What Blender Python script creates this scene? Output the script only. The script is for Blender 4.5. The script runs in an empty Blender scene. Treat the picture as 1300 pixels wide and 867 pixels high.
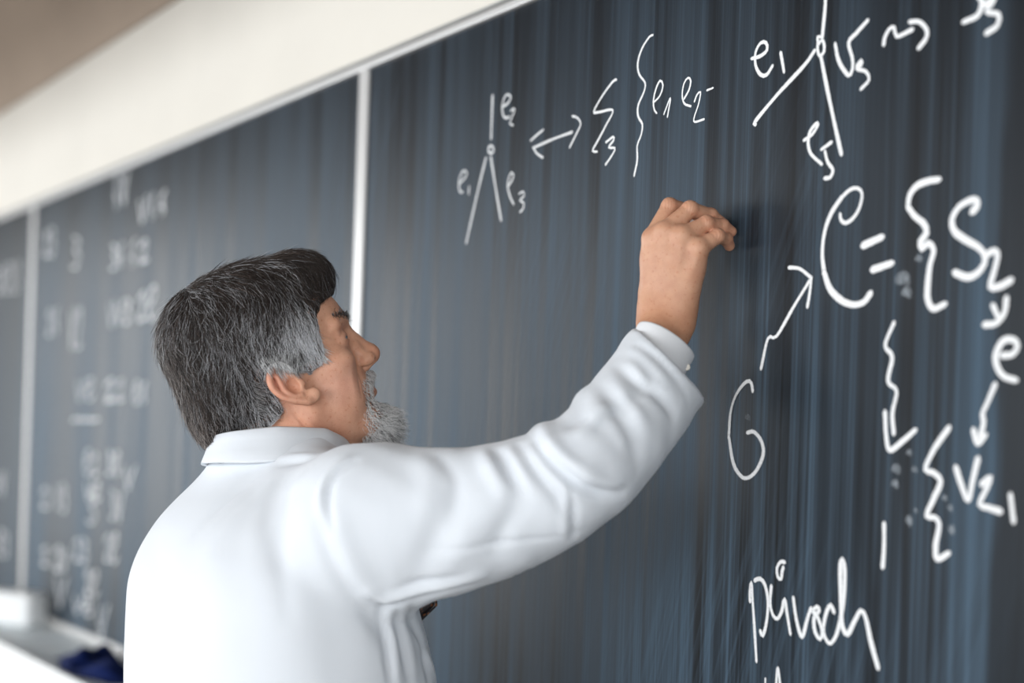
import bpy, bmesh, math, random
import numpy as np
from mathutils import Vector, Matrix
from mathutils.bvhtree import BVHTree

random.seed(7); RNG = np.random.default_rng(7)
scene = bpy.context.scene
COL = scene.collection

# ------------------------------------------------------------------ camera
F_PX, PP_X, PP_Y, W_PX, H_PX = 2000.0, 650.0, 561.0, 1300.0, 867.0
TH = math.atan2(1236.0, F_PX); ROLL = math.atan(0.0325)
CAM = np.array([1.94, -1.26152, 1.5405])
FW = np.array([-math.cos(TH), math.sin(TH), 0.0])      # horizontal view direction
RT = np.array([math.sin(TH), math.cos(TH), 0.0])
UP = np.array([0.0, 0.0, 1.0])
CR = math.cos(ROLL)*RT + math.sin(ROLL)*UP
CU = -math.sin(ROLL)*RT + math.cos(ROLL)*UP

def at(px, py, depth):
    """world point seen at a pixel of the 1300x867 photograph at a given distance"""
    return CAM + depth*(FW + CR*(px-PP_X)/F_PX - CU*(py-PP_Y)/F_PX)

cd = bpy.data.cameras.new('camera'); cam = bpy.data.objects.new('camera', cd); COL.objects.link(cam)
cd.sensor_fit = 'HORIZONTAL'; cd.sensor_width = 36.0; cd.lens = 36.0*F_PX/W_PX
cd.shift_y = (PP_Y-H_PX/2)/W_PX; cd.clip_start = 0.05
cam.matrix_world = Matrix(((CR[0], CU[0], -FW[0], CAM[0]), (CR[1], CU[1], -FW[1], CAM[1]),
                           (CR[2], CU[2], -FW[2], CAM[2]), (0, 0, 0, 1)))
cd.dof.use_dof = True; cd.dof.focus_distance = 2.0; cd.dof.aperture_fstop = 1.8
scene.camera = cam

# ------------------------------------------------------------------ world, daylight through the windows, exposure
world = bpy.data.worlds.new('sky'); scene.world = world; world.use_nodes = True
bg = world.node_tree.nodes['Background']; bg.inputs[0].default_value = (0.75, 0.87, 1.0, 1); bg.inputs[1].default_value = 1.0
vs = scene.view_settings
vs.view_transform = 'Standard'; vs.look = 'None'; vs.gamma = 1.0; vs.use_curve_mapping = False; vs.exposure = 0.0

def window_light(name, loc, rot, sx, sy, power, col):
    l = bpy.data.lights.new(name, 'AREA'); l.shape = 'RECTANGLE'; l.size = sx; l.size_y = sy
    l.energy = power; l.color = col
    o = bpy.data.objects.new(name, l); COL.objects.link(o); o.location = loc; o.rotation_euler = rot
    return o
DAY = (0.93, 0.97, 1.0)
BACK_WINDOWS = [(-3.0, 2.4), (-0.2, 2.4), (2.6, 2.4)]
for (wx, ww), pw in zip(BACK_WINDOWS, (100, 110, 130)):
    window_light('daylight', (wx, -5.93, 1.75), (math.radians(90), 0, 0), ww, 1.7, pw, DAY)
RIGHT_WINDOWS = [(-4.3, 1.8), (-2.1, 1.8)]
for wy, ww in RIGHT_WINDOWS:
    window_light('daylight', (4.93, wy, 1.75), (math.radians(90), 0, math.radians(90)), ww, 1.7, 54, DAY)
LEFT_WINDOWS = [(-4.2, 1.8), (-2.0, 1.8)]
for wy, ww in LEFT_WINDOWS:
    window_light('daylight', (-5.33, wy, 1.75), (math.radians(90), 0, math.radians(-90)), ww, 1.7, 62, DAY)

# ------------------------------------------------------------------ helpers
def link(o, parent=None):
    COL.objects.link(o)
    if parent is not None: o.parent = parent
    return o
def tag(o, label=None, cat=None, group=None, kind=None):
    if label: o['label'] = label
    if cat: o['category'] = cat
    if group: o['group'] = group
    if kind: o['kind'] = kind
    return o
def empty(name, loc=(0, 0, 0)):
    o = bpy.data.objects.new(name, None); COL.objects.link(o); o.location = loc; o.empty_display_size = 0.1
    return o
def mesh_obj(name, verts, faces, mat, parent=None, smooth=False):
    me = bpy.data.meshes.new(name)
    me.from_pydata([tuple(map(float, v)) for v in verts], [], [tuple(map(int, f)) for f in faces]); me.update()
    if smooth: me.polygons.foreach_set('use_smooth', [True]*len(me.polygons))
    me.materials.append(mat)
    o = bpy.data.objects.new(name, me); link(o, parent)
    if parent is not None and parent.type == 'EMPTY':
        o.matrix_parent_inverse = Matrix.Translation(parent.location).inverted()
    return o
def quad_mesh(name, v, q, mat, parent=None, smooth=True, colors=None):
    """fast mesh from numpy arrays (n,3) and (m,k) with a point colour attribute"""
    me = bpy.data.meshes.new(name); k = q.shape[1]
    me.vertices.add(len(v)); me.vertices.foreach_set('co', np.ascontiguousarray(v, np.float32).ravel())
    me.loops.add(q.size); me.loops.foreach_set('vertex_index', np.ascontiguousarray(q, np.int32).ravel())
    me.polygons.add(len(q)); me.polygons.foreach_set('loop_start', np.arange(0, q.size, k, dtype=np.int32))
    me.update(calc_edges=True)
    if smooth: me.polygons.foreach_set('use_smooth', np.ones(len(q), bool))
    if colors is not None:
        a = me.color_attributes.new('tint', 'FLOAT_COLOR', 'POINT')
        c = np.ones((len(v), 4), np.float32); c[:, :3] = colors; a.data.foreach_set('color', c.ravel())
    me.materials.append(mat)
    o = bpy.data.objects.new(name, me); link(o, parent)
    if parent is not None and parent.type == 'EMPTY':
        o.matrix_parent_inverse = Matrix.Translation(parent.location).inverted()
    return o
def box_bm(bm, x0, x1, y0, y1, z0, z1):
    vs_ = [bm.verts.new(p) for p in ((x0,y0,z0),(x1,y0,z0),(x1,y1,z0),(x0,y1,z0),(x0,y0,z1),(x1,y0,z1),(x1,y1,z1),(x0,y1,z1))]
    for f in ((0,3,2,1),(4,5,6,7),(0,1,5,4),(1,2,6,5),(2,3,7,6),(3,0,4,7)): bm.faces.new([vs_[i] for i in f])
def bm_obj(name, bm, mat, parent=None, bevel=0.0, segs=2, smooth=False):
    if bevel > 0: bmesh.ops.bevel(bm, geom=bm.edges[:], offset=bevel, segments=segs, affect='EDGES', profile=0.5)
    me = bpy.data.meshes.new(name); bm.to_mesh(me); bm.free(); me.materials.append(mat)
    if smooth: me.polygons.foreach_set('use_smooth', [True]*len(me.polygons))
    o = bpy.data.objects.new(name, me); link(o, parent)
    if parent is not None and parent.type == 'EMPTY':
        o.matrix_parent_inverse = Matrix.Translation(parent.location).inverted()
    return o
def box(name, x0, x1, y0, y1, z0, z1, mat, parent=None, bevel=0.0):
    bm = bmesh.new(); box_bm(bm, x0, x1, y0, y1, z0, z1)
    return bm_obj(name, bm, mat, parent, bevel)
def material(name, color, rough=0.6, spec=0.5, **kw):
    m = bpy.data.materials.new(name); m.use_nodes = True
    b = m.node_tree.nodes['Principled BSDF']
    b.inputs['Base Color'].default_value = (*color, 1); b.inputs['Roughness'].default_value = rough
    b.inputs['Specular IOR Level'].default_value = spec
    for k, v in kw.items(): b.inputs[k.replace('_', ' ')].default_value = v
    return m
class NT:
    def __init__(s, m): s.t = m.node_tree; s.b = s.t.nodes['Principled BSDF']
    def n(s, typ, **kw):
        x = s.t.nodes.new(typ)
        for k, v in kw.items(): setattr(x, k, v)
        return x
    def l(s, a, b): s.t.links.new(a, b)
    def coords(s, scale, kind='Object', rot=(0, 0, 0)):
        c = s.n('ShaderNodeTexCoord'); mp = s.n('ShaderNodeMapping'); mp.inputs['Scale'].default_value = scale
        mp.inputs['Rotation'].default_value = rot
        s.l(c.outputs[kind], mp.inputs['Vector']); return mp.outputs['Vector']
    def noise(s, vec, scale=1.0, detail=3.0, rough=0.5):
        x = s.n('ShaderNodeTexNoise'); x.inputs['Scale'].default_value = scale; x.inputs['Detail'].default_value = detail
        x.inputs['Roughness'].default_value = rough; s.l(vec, x.inputs['Vector']); return x.outputs['Fac']
    def ramp(s, fac, stops):
        x = s.n('ShaderNodeValToRGB'); e = x.color_ramp.elements
        while len(e) < len(stops): e.new(0.5)
        for el, (p, c) in zip(e, stops):
            el.position = p; el.color = (*c, 1) if len(c) == 3 else c
        s.l(fac, x.inputs['Fac']); return x.outputs['Color']
    def math(s, op, a, b=None, clamp=False):
        x = s.n('ShaderNodeMath', operation=op); x.use_clamp = clamp
        for i, v in enumerate((a, b)):
            if v is None: continue
            if isinstance(v, (int, float)): x.inputs[i].default_value = v
            else: s.l(v, x.inputs[i])
        return x.outputs[0]
    def mix(s, fac, a, b, blend='MIX'):
        x = s.n('ShaderNodeMix', data_type='RGBA', blend_type=blend)
        for sock, v in ((x.inputs[0], fac), (x.inputs[6], a), (x.inputs[7], b)):
            if isinstance(v, (int, float)): sock.default_value = v
            elif isinstance(v, tuple): sock.default_value = (*v, 1)
            else: s.l(v, sock)
        return x.outputs[2]
    def bump(s, h, strength=0.2, dist=0.002):
        x = s.n('ShaderNodeBump'); x.inputs['Strength'].default_value = strength; x.inputs['Distance'].default_value = dist
        s.l(h, x.inputs['Height']); s.l(x.outputs['Normal'], s.b.inputs['Normal'])

# ------------------------------------------------------------------ setting materials
def plaster(name, col, amp=0.03):
    m = material(name, col, 0.85, 0.2); t = NT(m)
    f = t.noise(t.coords((1.5, 1.5, 1.5)), 2.0, 4)
    t.l(t.ramp(f, [(0.3, tuple(c*(1-amp) for c in col)), (0.7, tuple(min(1, c*(1+amp)) for c in col))]), t.b.inputs['Base Color'])
    t.bump(t.noise(t.coords((1, 1, 1)), 220, 2), 0.15, 0.001)
    return m
M_WALL = plaster('cream_plaster', (0.78, 0.735, 0.66))
M_CEIL = plaster('brown_ceiling', (0.17, 0.115, 0.08), 0.06)
M_FLOOR = material('grey_linoleum', (0.33, 0.30, 0.27), 0.45); _t = NT(M_FLOOR)
_t.l(_t.ramp(_t.noise(_t.coords((1, 1, 1)), 14, 6, 0.7), [(0.35, (0.10, 0.082, 0.07)), (0.7, (0.16, 0.135, 0.115))]), _t.b.inputs['Base Color'])
M_FRAME = material('white_window_frame', (0.8, 0.8, 0.8), 0.4)
M_RAIL = material('grey_rail', (0.34, 0.335, 0.32), 0.5, 0.3)
M_ALU = material('pale_aluminium', (0.60, 0.585, 0.57), 0.35, 0.5, Metallic=0.15); _t = NT(M_ALU)
_t.bump(_t.noise(_t.coords((900, 900, 6)), 1, 2), 0.05, 0.0005)
M_TRAY = material('tray_enamel', (0.84, 0.92, 0.95), 0.45); _t = NT(M_TRAY)
_t.l(_t.ramp(_t.noise(_t.coords((3, 20, 3)), 2, 4), [(0.35, (0.80, 0.89, 0.93)), (0.65, (0.87, 0.93, 0.95))]), _t.b.inputs['Base Color'])
M_LIP = material('white_lip', (0.85, 0.86, 0.86), 0.45)

# ------------------------------------------------------------------ room shell
X0, X1, Y0, CEIL = -5.4, 5.0, -6.0, 2.86
tag(box('floor', X0, X1, Y0, 0.0, -0.05, 0.0, M_FLOOR), kind='structure')
tag(box('ceiling', X0-0.1, X1+0.1, Y0-0.2, 0.15, CEIL, CEIL+0.06, M_CEIL), kind='structure')
tag(box('wall_front', X0-0.1, X1+0.1, 0.0, 0.15, 0.0, CEIL, M_WALL), kind='structure')
# coved joint of wall and ceiling: a quarter round in the ceiling colour
CV = 0.30; n = 24
vv = []; ff = []
prof = [(-CV*(1-math.cos(a)), CEIL-CV*(1-math.sin(a))) for a in [math.pi/2*i/n for i in range(n+1)]]
prof = [(-0.001, CEIL-CV)] + [(-0.001-CV*(1-math.cos(math.pi/2*i/n)), CEIL-CV+CV*math.sin(math.pi/2*i/n)) for i in range(1, n+1)] + [(-0.001, CEIL)]
for x in (X0, X1):
    for (y, z) in prof: vv.append((x, y, z))
k = len(prof)
for i in range(k): ff.append((i, (i+1) % k, k+(i+1) % k, k+i))
ff += [tuple(range(k))[::-1], tuple(range(k, 2*k))]
M_COVE = plaster('cove_plaster', (0.44, 0.345, 0.27), 0.04)
tag(box('shade_beam', X0, X1, -1.30, -1.02, 2.41, CEIL, M_CEIL, None, 0.01), kind='structure')     # unseen beam, added to cast soft shade on the upper wall
cove = mesh_obj('trim_1', vv, ff, M_COVE, smooth=True); tag(cove, kind='structure')

def pierced_wall(name, axis, pos, thick, lo, hi, openings, z0, z1):
    """a wall with rectangular window openings, made of the blocks around them"""
    bm = bmesh.new()
    def blk(a, b, c, d):
        if b-a < 1e-4: return
        if axis == 'y': box_bm(bm, a, b, pos-thick, pos, c, d)
        else: box_bm(bm, pos-thick, pos, a, b, c, d)
    cur = lo
    for c, w in sorted(openings):
        blk(cur, c-w/2, 0, CEIL); blk(c-w/2, c+w/2, 0, z0); blk(c-w/2, c+w/2, z1, CEIL); cur = c+w/2
    blk(cur, hi, 0, CEIL)
    return tag(bm_obj(name, bm, M_WALL), kind='structure')
pierced_wall('wall_back', 'y', Y0, 0.2, X0-0.1, X1+0.1, BACK_WINDOWS, 0.9, 2.6)
pierced_wall('wall_left', 'x', X0, 0.1, Y0, 0.0, LEFT_WINDOWS, 0.9, 2.6)
pierced_wall('wall_right', 'x', X1+0.1, 0.1, Y0, 0.0, RIGHT_WINDOWS, 0.9, 2.6)
wi = 1
for axis, wins, wpos in (('y', BACK_WINDOWS, Y0), ('x', LEFT_WINDOWS, X0), ('x', RIGHT_WINDOWS, X1+0.13)):
    for c, w in wins:
        bm = bmesh.new()
        bars = [(c-w/2, c-w/2+0.06, 0.9, 2.6), (c+w/2-0.06, c+w/2, 0.9, 2.6), (c-w/2, c+w/2, 0.9, 0.96), (c-w/2, c+w/2, 2.54, 2.6), (c-0.03, c+0.03, 0.9, 2.6)]
        for a, b, z0, z1 in bars:
            if axis == 'y': box_bm(bm, a, b, Y0-0.14, Y0-0.08, z0, z1)
            else: box_bm(bm, wpos-0.09, wpos-0.04, a, b, z0, z1)
        tag(bm_obj('window_%d' % wi, bm, M_FRAME), kind='structure'); wi += 1

# ------------------------------------------------------------------ blackboard
ZB, ZT = 1.0, 2.2
M_SLATE = material('wiped_slate', (0.03, 0.035, 0.042), 0.42, 0.16); t = NT(M_SLATE)
fine = t.ramp(t.noise(t.coords((330, 1, 1.1)), 1, 3, 0.6), [(0.47, (0, 0, 0)), (0.68, (1, 1, 1))])
mid = t.ramp(t.noise(t.coords((46, 1, 0.7)), 1, 3, 0.6), [(0.42, (0, 0, 0)), (0.66, (1, 1, 1))])
wide = t.ramp(t.noise(t.coords((10, 1, 0.35)), 1, 2, 0.5), [(0.40, (0, 0, 0)), (0.62, (1, 1, 1))])
# arcs left by the sponge below the middle of the panel
sp_ = t.n('ShaderNodeSeparateXYZ'); t.l(t.coords((1, 1, 1)), sp_.inputs[0]); cb_ = t.n('ShaderNodeCombineXYZ')
t.l(t.math('ADD', t.math('MULTIPLY', sp_.outputs['X'], 105.0), t.math('MULTIPLY', t.math('POWER', sp_.outputs['Z'], 2.0), -13.0)), cb_.inputs['X']); t.l(t.math('MULTIPLY', sp_.outputs['Z'], 1.2), cb_.inputs['Z'])
sw = t.ramp(t.noise(cb_.outputs[0], 1, 2, 0.55), [(0.48, (0, 0, 0)), (0.75, (1, 1, 1))])
swm = t.ramp(t.noise(t.coords((2.4, 1, 2.0)), 1, 1, 0.4), [(0.52, (0, 0, 0)), (0.66, (1, 1, 1))])
s1 = t.math('MULTIPLY', mid, 0.40); s2 = t.math('MULTIPLY', fine, t.math('ADD', t.math('MULTIPLY', mid, 0.50), 0.16))
s3 = t.math('MULTIPLY', wide, 0.45); s4 = t.math('MULTIPLY', t.math('MULTIPLY', sw, swm), 0.35)
dust = t.math('ADD', t.math('ADD', s1, s2), t.math('ADD', s3, s4), clamp=True)
# one unwiped, dark strip down the panel
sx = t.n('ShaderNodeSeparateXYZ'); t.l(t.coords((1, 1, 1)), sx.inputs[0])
wob = t.math('ADD', sx.outputs['X'], t.math('MULTIPLY', t.noise(t.coords((3, 1, 3)), 1, 2), 0.05))
strip = t.ramp(wob, [(0.865, (1, 1, 1)), (0.88, (0.12, 0.12, 0.12)), (0.965, (0.2, 0.2, 0.2)), (0.99, (1, 1, 1))])
dust = t.math('MULTIPLY', dust, strip)
cloud = t.noise(t.coords((1.3, 1, 1.6)), 1, 2)
# reflection falloff painted into the dust amount: darker towards the top of the board
reflect_fade = t.ramp(t.math('SUBTRACT', sx.outputs['Z'], 1.2), [(0.0, (1, 1, 1)), (0.35, (0.95, 0.95, 0.95)), (0.75, (0.52, 0.52, 0.52)), (0.98, (0.26, 0.26, 0.26))])
dust = t.math('MULTIPLY', t.math('MULTIPLY', dust, reflect_fade), t.math('ADD', t.math('MULTIPLY', cloud, 0.9), 0.65), clamp=True)
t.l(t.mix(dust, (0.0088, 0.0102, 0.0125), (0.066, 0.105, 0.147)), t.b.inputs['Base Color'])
t.l(t.math('ADD', t.math('MULTIPLY', dust, 0.25), 0.36), t.b.inputs['Roughness'])
t.bump(t.noise(t.coords((1, 1, 1)), 900, 2), 0.06, 0.0005)

M_CHALK = material('white_chalk', (0.88, 0.88, 0.88), 0.95, 0.1); t = NT(M_CHALK)
t.l(t.ramp(t.noise(t.coords((1, 1, 1)), 420, 3, 0.7), [(0.3, (0.66, 0.67, 0.68)), (0.55, (0.92, 0.92, 0.92))]), t.b.inputs['Base Color'])
att = t.n('ShaderNodeVertexColor'); att.layer_name = 'tint'
grain = t.noise(t.coords((1, 1, 1)), 650, 3, 0.75)
al = t.math('ADD', t.math('MULTIPLY', att.outputs['Color'], 1.9), t.math('MULTIPLY', t.math('SUBTRACT', grain, 0.72), 2.2), clamp=True)
t.l(al, t.b.inputs['Alpha'])
M_GHOST = material('chalk_dust_smudge', (0.55, 0.6, 0.65), 0.95, 0.1); t = NT(M_GHOST)
att = t.n('ShaderNodeVertexColor'); att.layer_name = 'tint'
t.l(t.math('MULTIPLY', att.outputs['Color'], t.math('MULTIPLY', t.noise(t.coords((1, 1, 0.5)), 260, 3), 0.75), clamp=True), t.b.inputs['Alpha'])

board = empty('blackboard', (0, -0.016, ZB))
tag(board, 'long dark slate blackboard with white dividing strips and chalk formulas', 'blackboard')
EDGES = [-5.05, -2.833, -0.616, 1.60, 3.82]
panels = []
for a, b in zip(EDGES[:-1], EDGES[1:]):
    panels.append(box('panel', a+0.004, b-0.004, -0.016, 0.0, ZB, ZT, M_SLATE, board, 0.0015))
for x in EDGES:
    box('divider_strip', x-0.018, x+0.018, -0.021, -0.001, ZB+0.001, ZT-0.001, M_ALU, board, 0.003)
box('top_rail', EDGES[0]-0.02, EDGES[-1]+0.02, -0.024, 0.0, ZT-0.002, ZT+0.012, M_ALU, board, 0.003)
box('top_rail_lip', EDGES[0]-0.02, EDGES[-1]+0.02, -0.032, -0.022, ZT+0.009, ZT+0.014, M_RAIL, board, 0.002)
box('bottom_rail', EDGES[0]-0.02, EDGES[-1]+0.02, -0.024, 0.0, ZB-0.02, ZB+0.002, M_ALU, board, 0.003)
# surface plane of the writing lies just proud of the slate
YS = -0.0166

def catmull(pts, step=0.004):
    P = np.array(pts, float)
    if len(P) == 2: P = np.array([P[0], (P[0]*2+P[1])/3, (P[0]+2*P[1])/3, P[1]])
    Q = np.vstack([2*P[0]-P[1], P, 2*P[-1]-P[-2]]); out = []
    for i in range(1, len(Q)-2):
        a, b, c, d = Q[i-1:i+3]; nseg = max(2, int(np.linalg.norm(c-b)/step))
        for u in np.arange(nseg)/nseg:
            out.append(0.5*((2*b)+(c-a)*u+(2*a-5*b+4*c-d)*u*u+(3*b-a-3*c+d)*u**3))
    out.append(P[-1]); return np.array(out)
def ribbon(V, Fc, Cc, pts, width, strength=1.0, layer=0.0):
    """a chalk stroke: five vertices across, fading at the edges and the ends"""
    c = catmull(pts); m = len(c)
    tg = np.gradient(c, axis=0); tg /= np.linalg.norm(tg, axis=1)[:, None]+1e-9
    nr = np.stack([-tg[:, 1], tg[:, 0]], 1)
    # rounded ends
    c = np.vstack([c[0]-tg[0]*width*0.45, c, c[-1]+tg[-1]*width*0.45]); nr = np.vstack([nr[0], nr, nr[-1]]); m += 2
    w = width/2*(1+0.10*np.sin(np.arange(m)*0.37+pts[0][0]*40)); w[0] *= 0.45; w[-1] *= 0.45
    base = len(V)
    for i in range(m):
        for j, o in enumerate((-1, -0.6, 0, 0.6, 1)):
            p = c[i]+nr[i]*w[i]*o
            V.append((p[0], YS-layer-i*1.5e-6, p[1])); a = (0.35, 0.95, 1.0, 0.95, 0.35)[j]*strength*(0.6 if i in (0, m-1) else 1)
            Cc.append((a, a, a))
    for i in range(m-1):
        for j in range(4):
            q = base+i*5+j; Fc.append((q, q+1, q+6, q+5))
def chalk_obj(name, strokes, panel, mat=None, strength=1.0):
    V, Fc, Cc = [], [], []
    for k, (w, pts) in enumerate(strokes):
        ribbon(V, Fc, Cc, [(x/1000, z/1000) for x, z in pts], w/1000, strength, 0.00005*k)
    return quad_mesh(name, np.array(V), np.array(Fc), mat or M_CHALK, panel, False, np.array(Cc))
CHALK = [
 ('line', [(6,[(-165,2077),(-165,2049),(-165,2010)])]),
 ('ring', [(5,[(-165,1999),(-172,1997),(-171,1990),(-162,1987),(-156,1990),(-159,1996),(-165,1999)])]),
 ('line', [(6,[(-179,1982),(-196,1944),(-218,1890),(-232,1854)])]),
 ('line', [(6,[(-164,1981),(-148,1935),(-127,1879)])]),
 ('letter', [(4.5,[(-135,2054),(-119,2057),(-110,2065),(-120,2071),(-130,2067),(-135,2054),(-131,2041),(-122,2035),(-113,2036)])]),
 ('digit', [(4,[(-109,2044),(-100,2046),(-99,2041),(-107,2032),(-111,2025),(-101,2021)])]),
 ('letter', [(4.5,[(-260,1952),(-245,1958),(-237,1965),(-246,1971),(-257,1965),(-262,1952),(-258,1939),(-249,1937)])]),
 ('digit', [(5,[(-229,1943),(-229,1932)])]),
 ('letter', [(4.5,[(-110,1929),(-99,1937),(-95,1944),(-102,1949),(-109,1941),(-111,1929),(-103,1913),(-92,1900)])]),
 ('digit', [(4,[(-77,1914),(-66,1916),(-63,1909),(-74,1904),(-63,1898),(-65,1890),(-73,1886)])]),
 ('arrow', [(5,[(-41,1978),(8,1983),(62,1986)]),(4.5,[(-15,2001),(-32,1996),(-49,1990)]),(4.5,[(-42,1979),(-30,1968),(-14,1960)]),(4.5,[(61,2009),(75,2004),(83,1994),(74,1983),(57,1965)])]),
 ('sigma', [(4,[(167,2042),(159,2041),(134,2025),(115,2007),(127,2004),(161,2001),(145,1982),(127,1964),(115,1952),(126,1949)])]),
 ('digit', [(4,[(147,1959),(164,1964),(165,1959),(154,1951),(169,1948),(165,1941),(148,1928)])]),
 ('brace', [(4,[(248,2087),(240,2086),(224,2073),(216,2056),(220,2040),(234,2026),(232,2014),(220,1998),(221,1983),(231,1971),(229,1957),(221,1944),(222,1924),(216,1904)])]),
 ('letter', [(3.5,[(254,1996),(268,2003),(274,2016),(267,2023),(258,2012),(254,1997),(257,1986),(262,1981)])]),
 ('digit', [(3,[(278,1977),(291,1996),(286,1972)])]),
 ('letter', [(3.5,[(320,1990),(330,2000),(333,2011),(327,2016),(319,2010),(316,1996),(321,1984),(335,1978)])]),
 ('digit', [(3.2,[(342,1983),(347,1991),(354,1993),(351,1979),(342,1958),(363,1957)])]),
 ('dash', [(3.2,[(367,1993),(379,1994)])]),
 ('line', [(5.5,[(580,2073),(579,2048),(576,2017)])]),
 ('ring', [(4.5,[(574,2019),(568,2020),(569,2015),(569,2005),(573,1997),(580,2001),(579,2011),(575,2015),(571,2011)])]),
 ('line', [(6,[(564,2005),(547,1991),(502,1965),(463,1939),(463,1935)])]),
 ('line', [(6,[(575,1996),(589,1951),(609,1892),(614,1878)])]),
 ('letter', [(5,[(452,2017),(468,2017),(480,2022),(478,2031),(468,2033),(459,2023),(460,2007),(470,1994),(481,1992),(491,2001)])]),
 ('digit', [(5,[(505,2014),(512,1990)])]),
 ('letter', [(5.5,[(598,2006),(605,1985),(621,1966),(627,1971),(627,1983),(620,2003),(631,2011),(649,2022)])]),
 ('digit', [(5,[(634,1974),(641,1979),(641,1974),(634,1971),(649,1965),(654,1955),(642,1947)])]),
 ('arrow', [(5.5,[(675,1990),(676,1997),(682,2005),(690,2006),(694,1995),(717,1998)]),(6,[(713,2007),(727,2004),(738,1993),(737,1984),(727,1976)])]),
 ('curl', [(7,[(807,2015),(813,2007),(808,1994),(789,1991)])]),
 ('digit', [(6.5,[(816,2002),(829,2008),(826,2002),(819,1995),(835,1989),(834,1978),(820,1973)])]),
 ('letter', [(5,[(551,1903),(565,1908),(574,1918),(570,1919),(561,1912),(558,1900),(563,1886),(582,1871)])]),
 ('digit', [(5,[(581,1888),(597,1894)]),(5,[(587,1885),(592,1872),(601,1862),(597,1854),(588,1854)])]),
 ('letter', [(5,[(615,1810),(617,1803),(625,1799),(637,1804),(646,1815),(649,1829),(642,1836),(630,1836),(617,1829)]),(6.5,[(617,1829),(601,1813),(591,1793),(588,1768),(592,1746)]),(9,[(592,1746),(603,1726),(622,1712),(641,1706),(657,1708),(667,1717)])]),
 ('equals', [(9,[(653,1771),(682,1778)]),(9,[(669,1743),(698,1748)])]),
 ('brace', [(8,[(762,1831),(747,1831),(731,1828),(721,1819),(719,1807)]),(8.5,[(719,1807),(729,1796),(743,1786),(747,1776),(739,1768),(741,1760),(750,1765),(758,1757),(753,1740),(751,1716),(752,1705),(760,1695),(776,1699)])]),
 ('letter', [(8.5,[(809,1792),(815,1797),(814,1803),(806,1804),(791,1799),(782,1787),(786,1774),(801,1764),(818,1755),(827,1746),(827,1737),(818,1728),(805,1725),(788,1731)])]),
 ('digit', [(8,[(827,1744),(834,1748),(841,1749),(844,1743),(840,1728),(836,1713),(849,1713),(862,1718)])]),
 ('letter', [(7,[(840,1694),(847,1682)]),(8,[(857,1700),(855,1686),(845,1676),(830,1675)])]),
 ('arrow', [(5,[(488,1638),(499,1674),(514,1676),(543,1710),(571,1741)]),(5,[(532,1756),(551,1753),(571,1741)]),(5,[(571,1741),(569,1723),(566,1708)])]),
 ('letter', [(5,[(474,1611),(471,1621),(462,1623),(444,1608),(434,1586),(432,1556)]),(6,[(432,1556),(442,1524),(456,1509),(469,1506),(485,1515),(497,1535),(493,1551),(479,1562),(467,1561)])]),
 ('arrow', [(6,[(704,1683),(692,1659),(703,1646),(698,1620),(711,1609),(706,1585),(709,1563)]),(7,[(695,1586),(698,1560),(704,1545),(721,1554),(740,1567)])]),
 ('arrow', [(7,[(846,1614),(837,1596),(831,1584),(833,1576),(828,1557)]),(7,[(820,1568),(826,1554),(836,1563)])]),
 ('letter', [(8,[(854,1643),(867,1644),(873,1652),(868,1658),(855,1658),(846,1645),(848,1632),(857,1622),(872,1618)])]),
 ('brace', [(7.5,[(787,1570),(768,1548),(756,1526),(767,1523),(778,1514),(770,1497),(760,1477),(771,1476),(778,1469),(774,1446),(777,1433),(792,1440)])]),
 ('letter', [(7.5,[(798,1529),(807,1510),(816,1496),(821,1516),(827,1539)])]),
 ('digit', [(7.5,[(833,1513),(844,1521),(840,1510),(831,1493),(842,1490),(858,1487)])]),
 ('line', [(7,[(870,1504),(875,1478)])]),
 ('dash', [(6.5,[(699,1465),(700,1441),(699,1418)])]),
 ('letter', [(5,[(482,1358),(481,1367),(483,1381),(487,1356),(492,1323),(497,1288)]),(5.5,[(489,1384),(499,1387),(508,1380),(514,1362),(513,1338),(507,1320),(502,1325)])]),
 ('letter', [(5.5,[(519,1380),(518,1359),(524,1346),(532,1343),(539,1353),(543,1367),(549,1348),(555,1328)])]),
 ('ring', [(5.5,[(541,1410),(534,1410),(528,1402),(530,1392),(536,1390),(537,1398),(539,1404)])]),
 ('letter', [(6,[(558,1370),(565,1344),(575,1327),(582,1346),(588,1361)])]),
 ('letter', [(6,[(590,1358),(598,1364),(602,1360),(594,1351),(596,1336),(605,1328),(608,1337),(600,1352),(593,1357)])]),
 ('letter', [(6,[(626,1361),(620,1368),(613,1357),(610,1337),(620,1325),(630,1334),(637,1354)])]),
 ('letter', [(7,[(637,1354),(641,1383),(641,1410),(636,1421),(634,1409),(637,1367),(641,1345),(649,1339),(658,1353),(668,1367),(676,1360),(685,1335),(697,1308)])]),
 ('letter', [(4.5,[(533,1262),(535,1286),(541,1263)])]),
 ('line', [(3,[(514,1270),(514,1259)])]),
]
SMUDGES = [(715,1730,16,4),(721,1715,11,6),(737,1750,8,3),(732,1543,6,4),(714,1525,10,5),(741,1525,6,3),(713,1509,8,6),(735,1471,7,8),(744,1482,4,4),(784,1497,5,3),(792,1487,5,5),(795,1465,4,7),(440,1611,4,3),(466,1580,7,4)]
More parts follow.
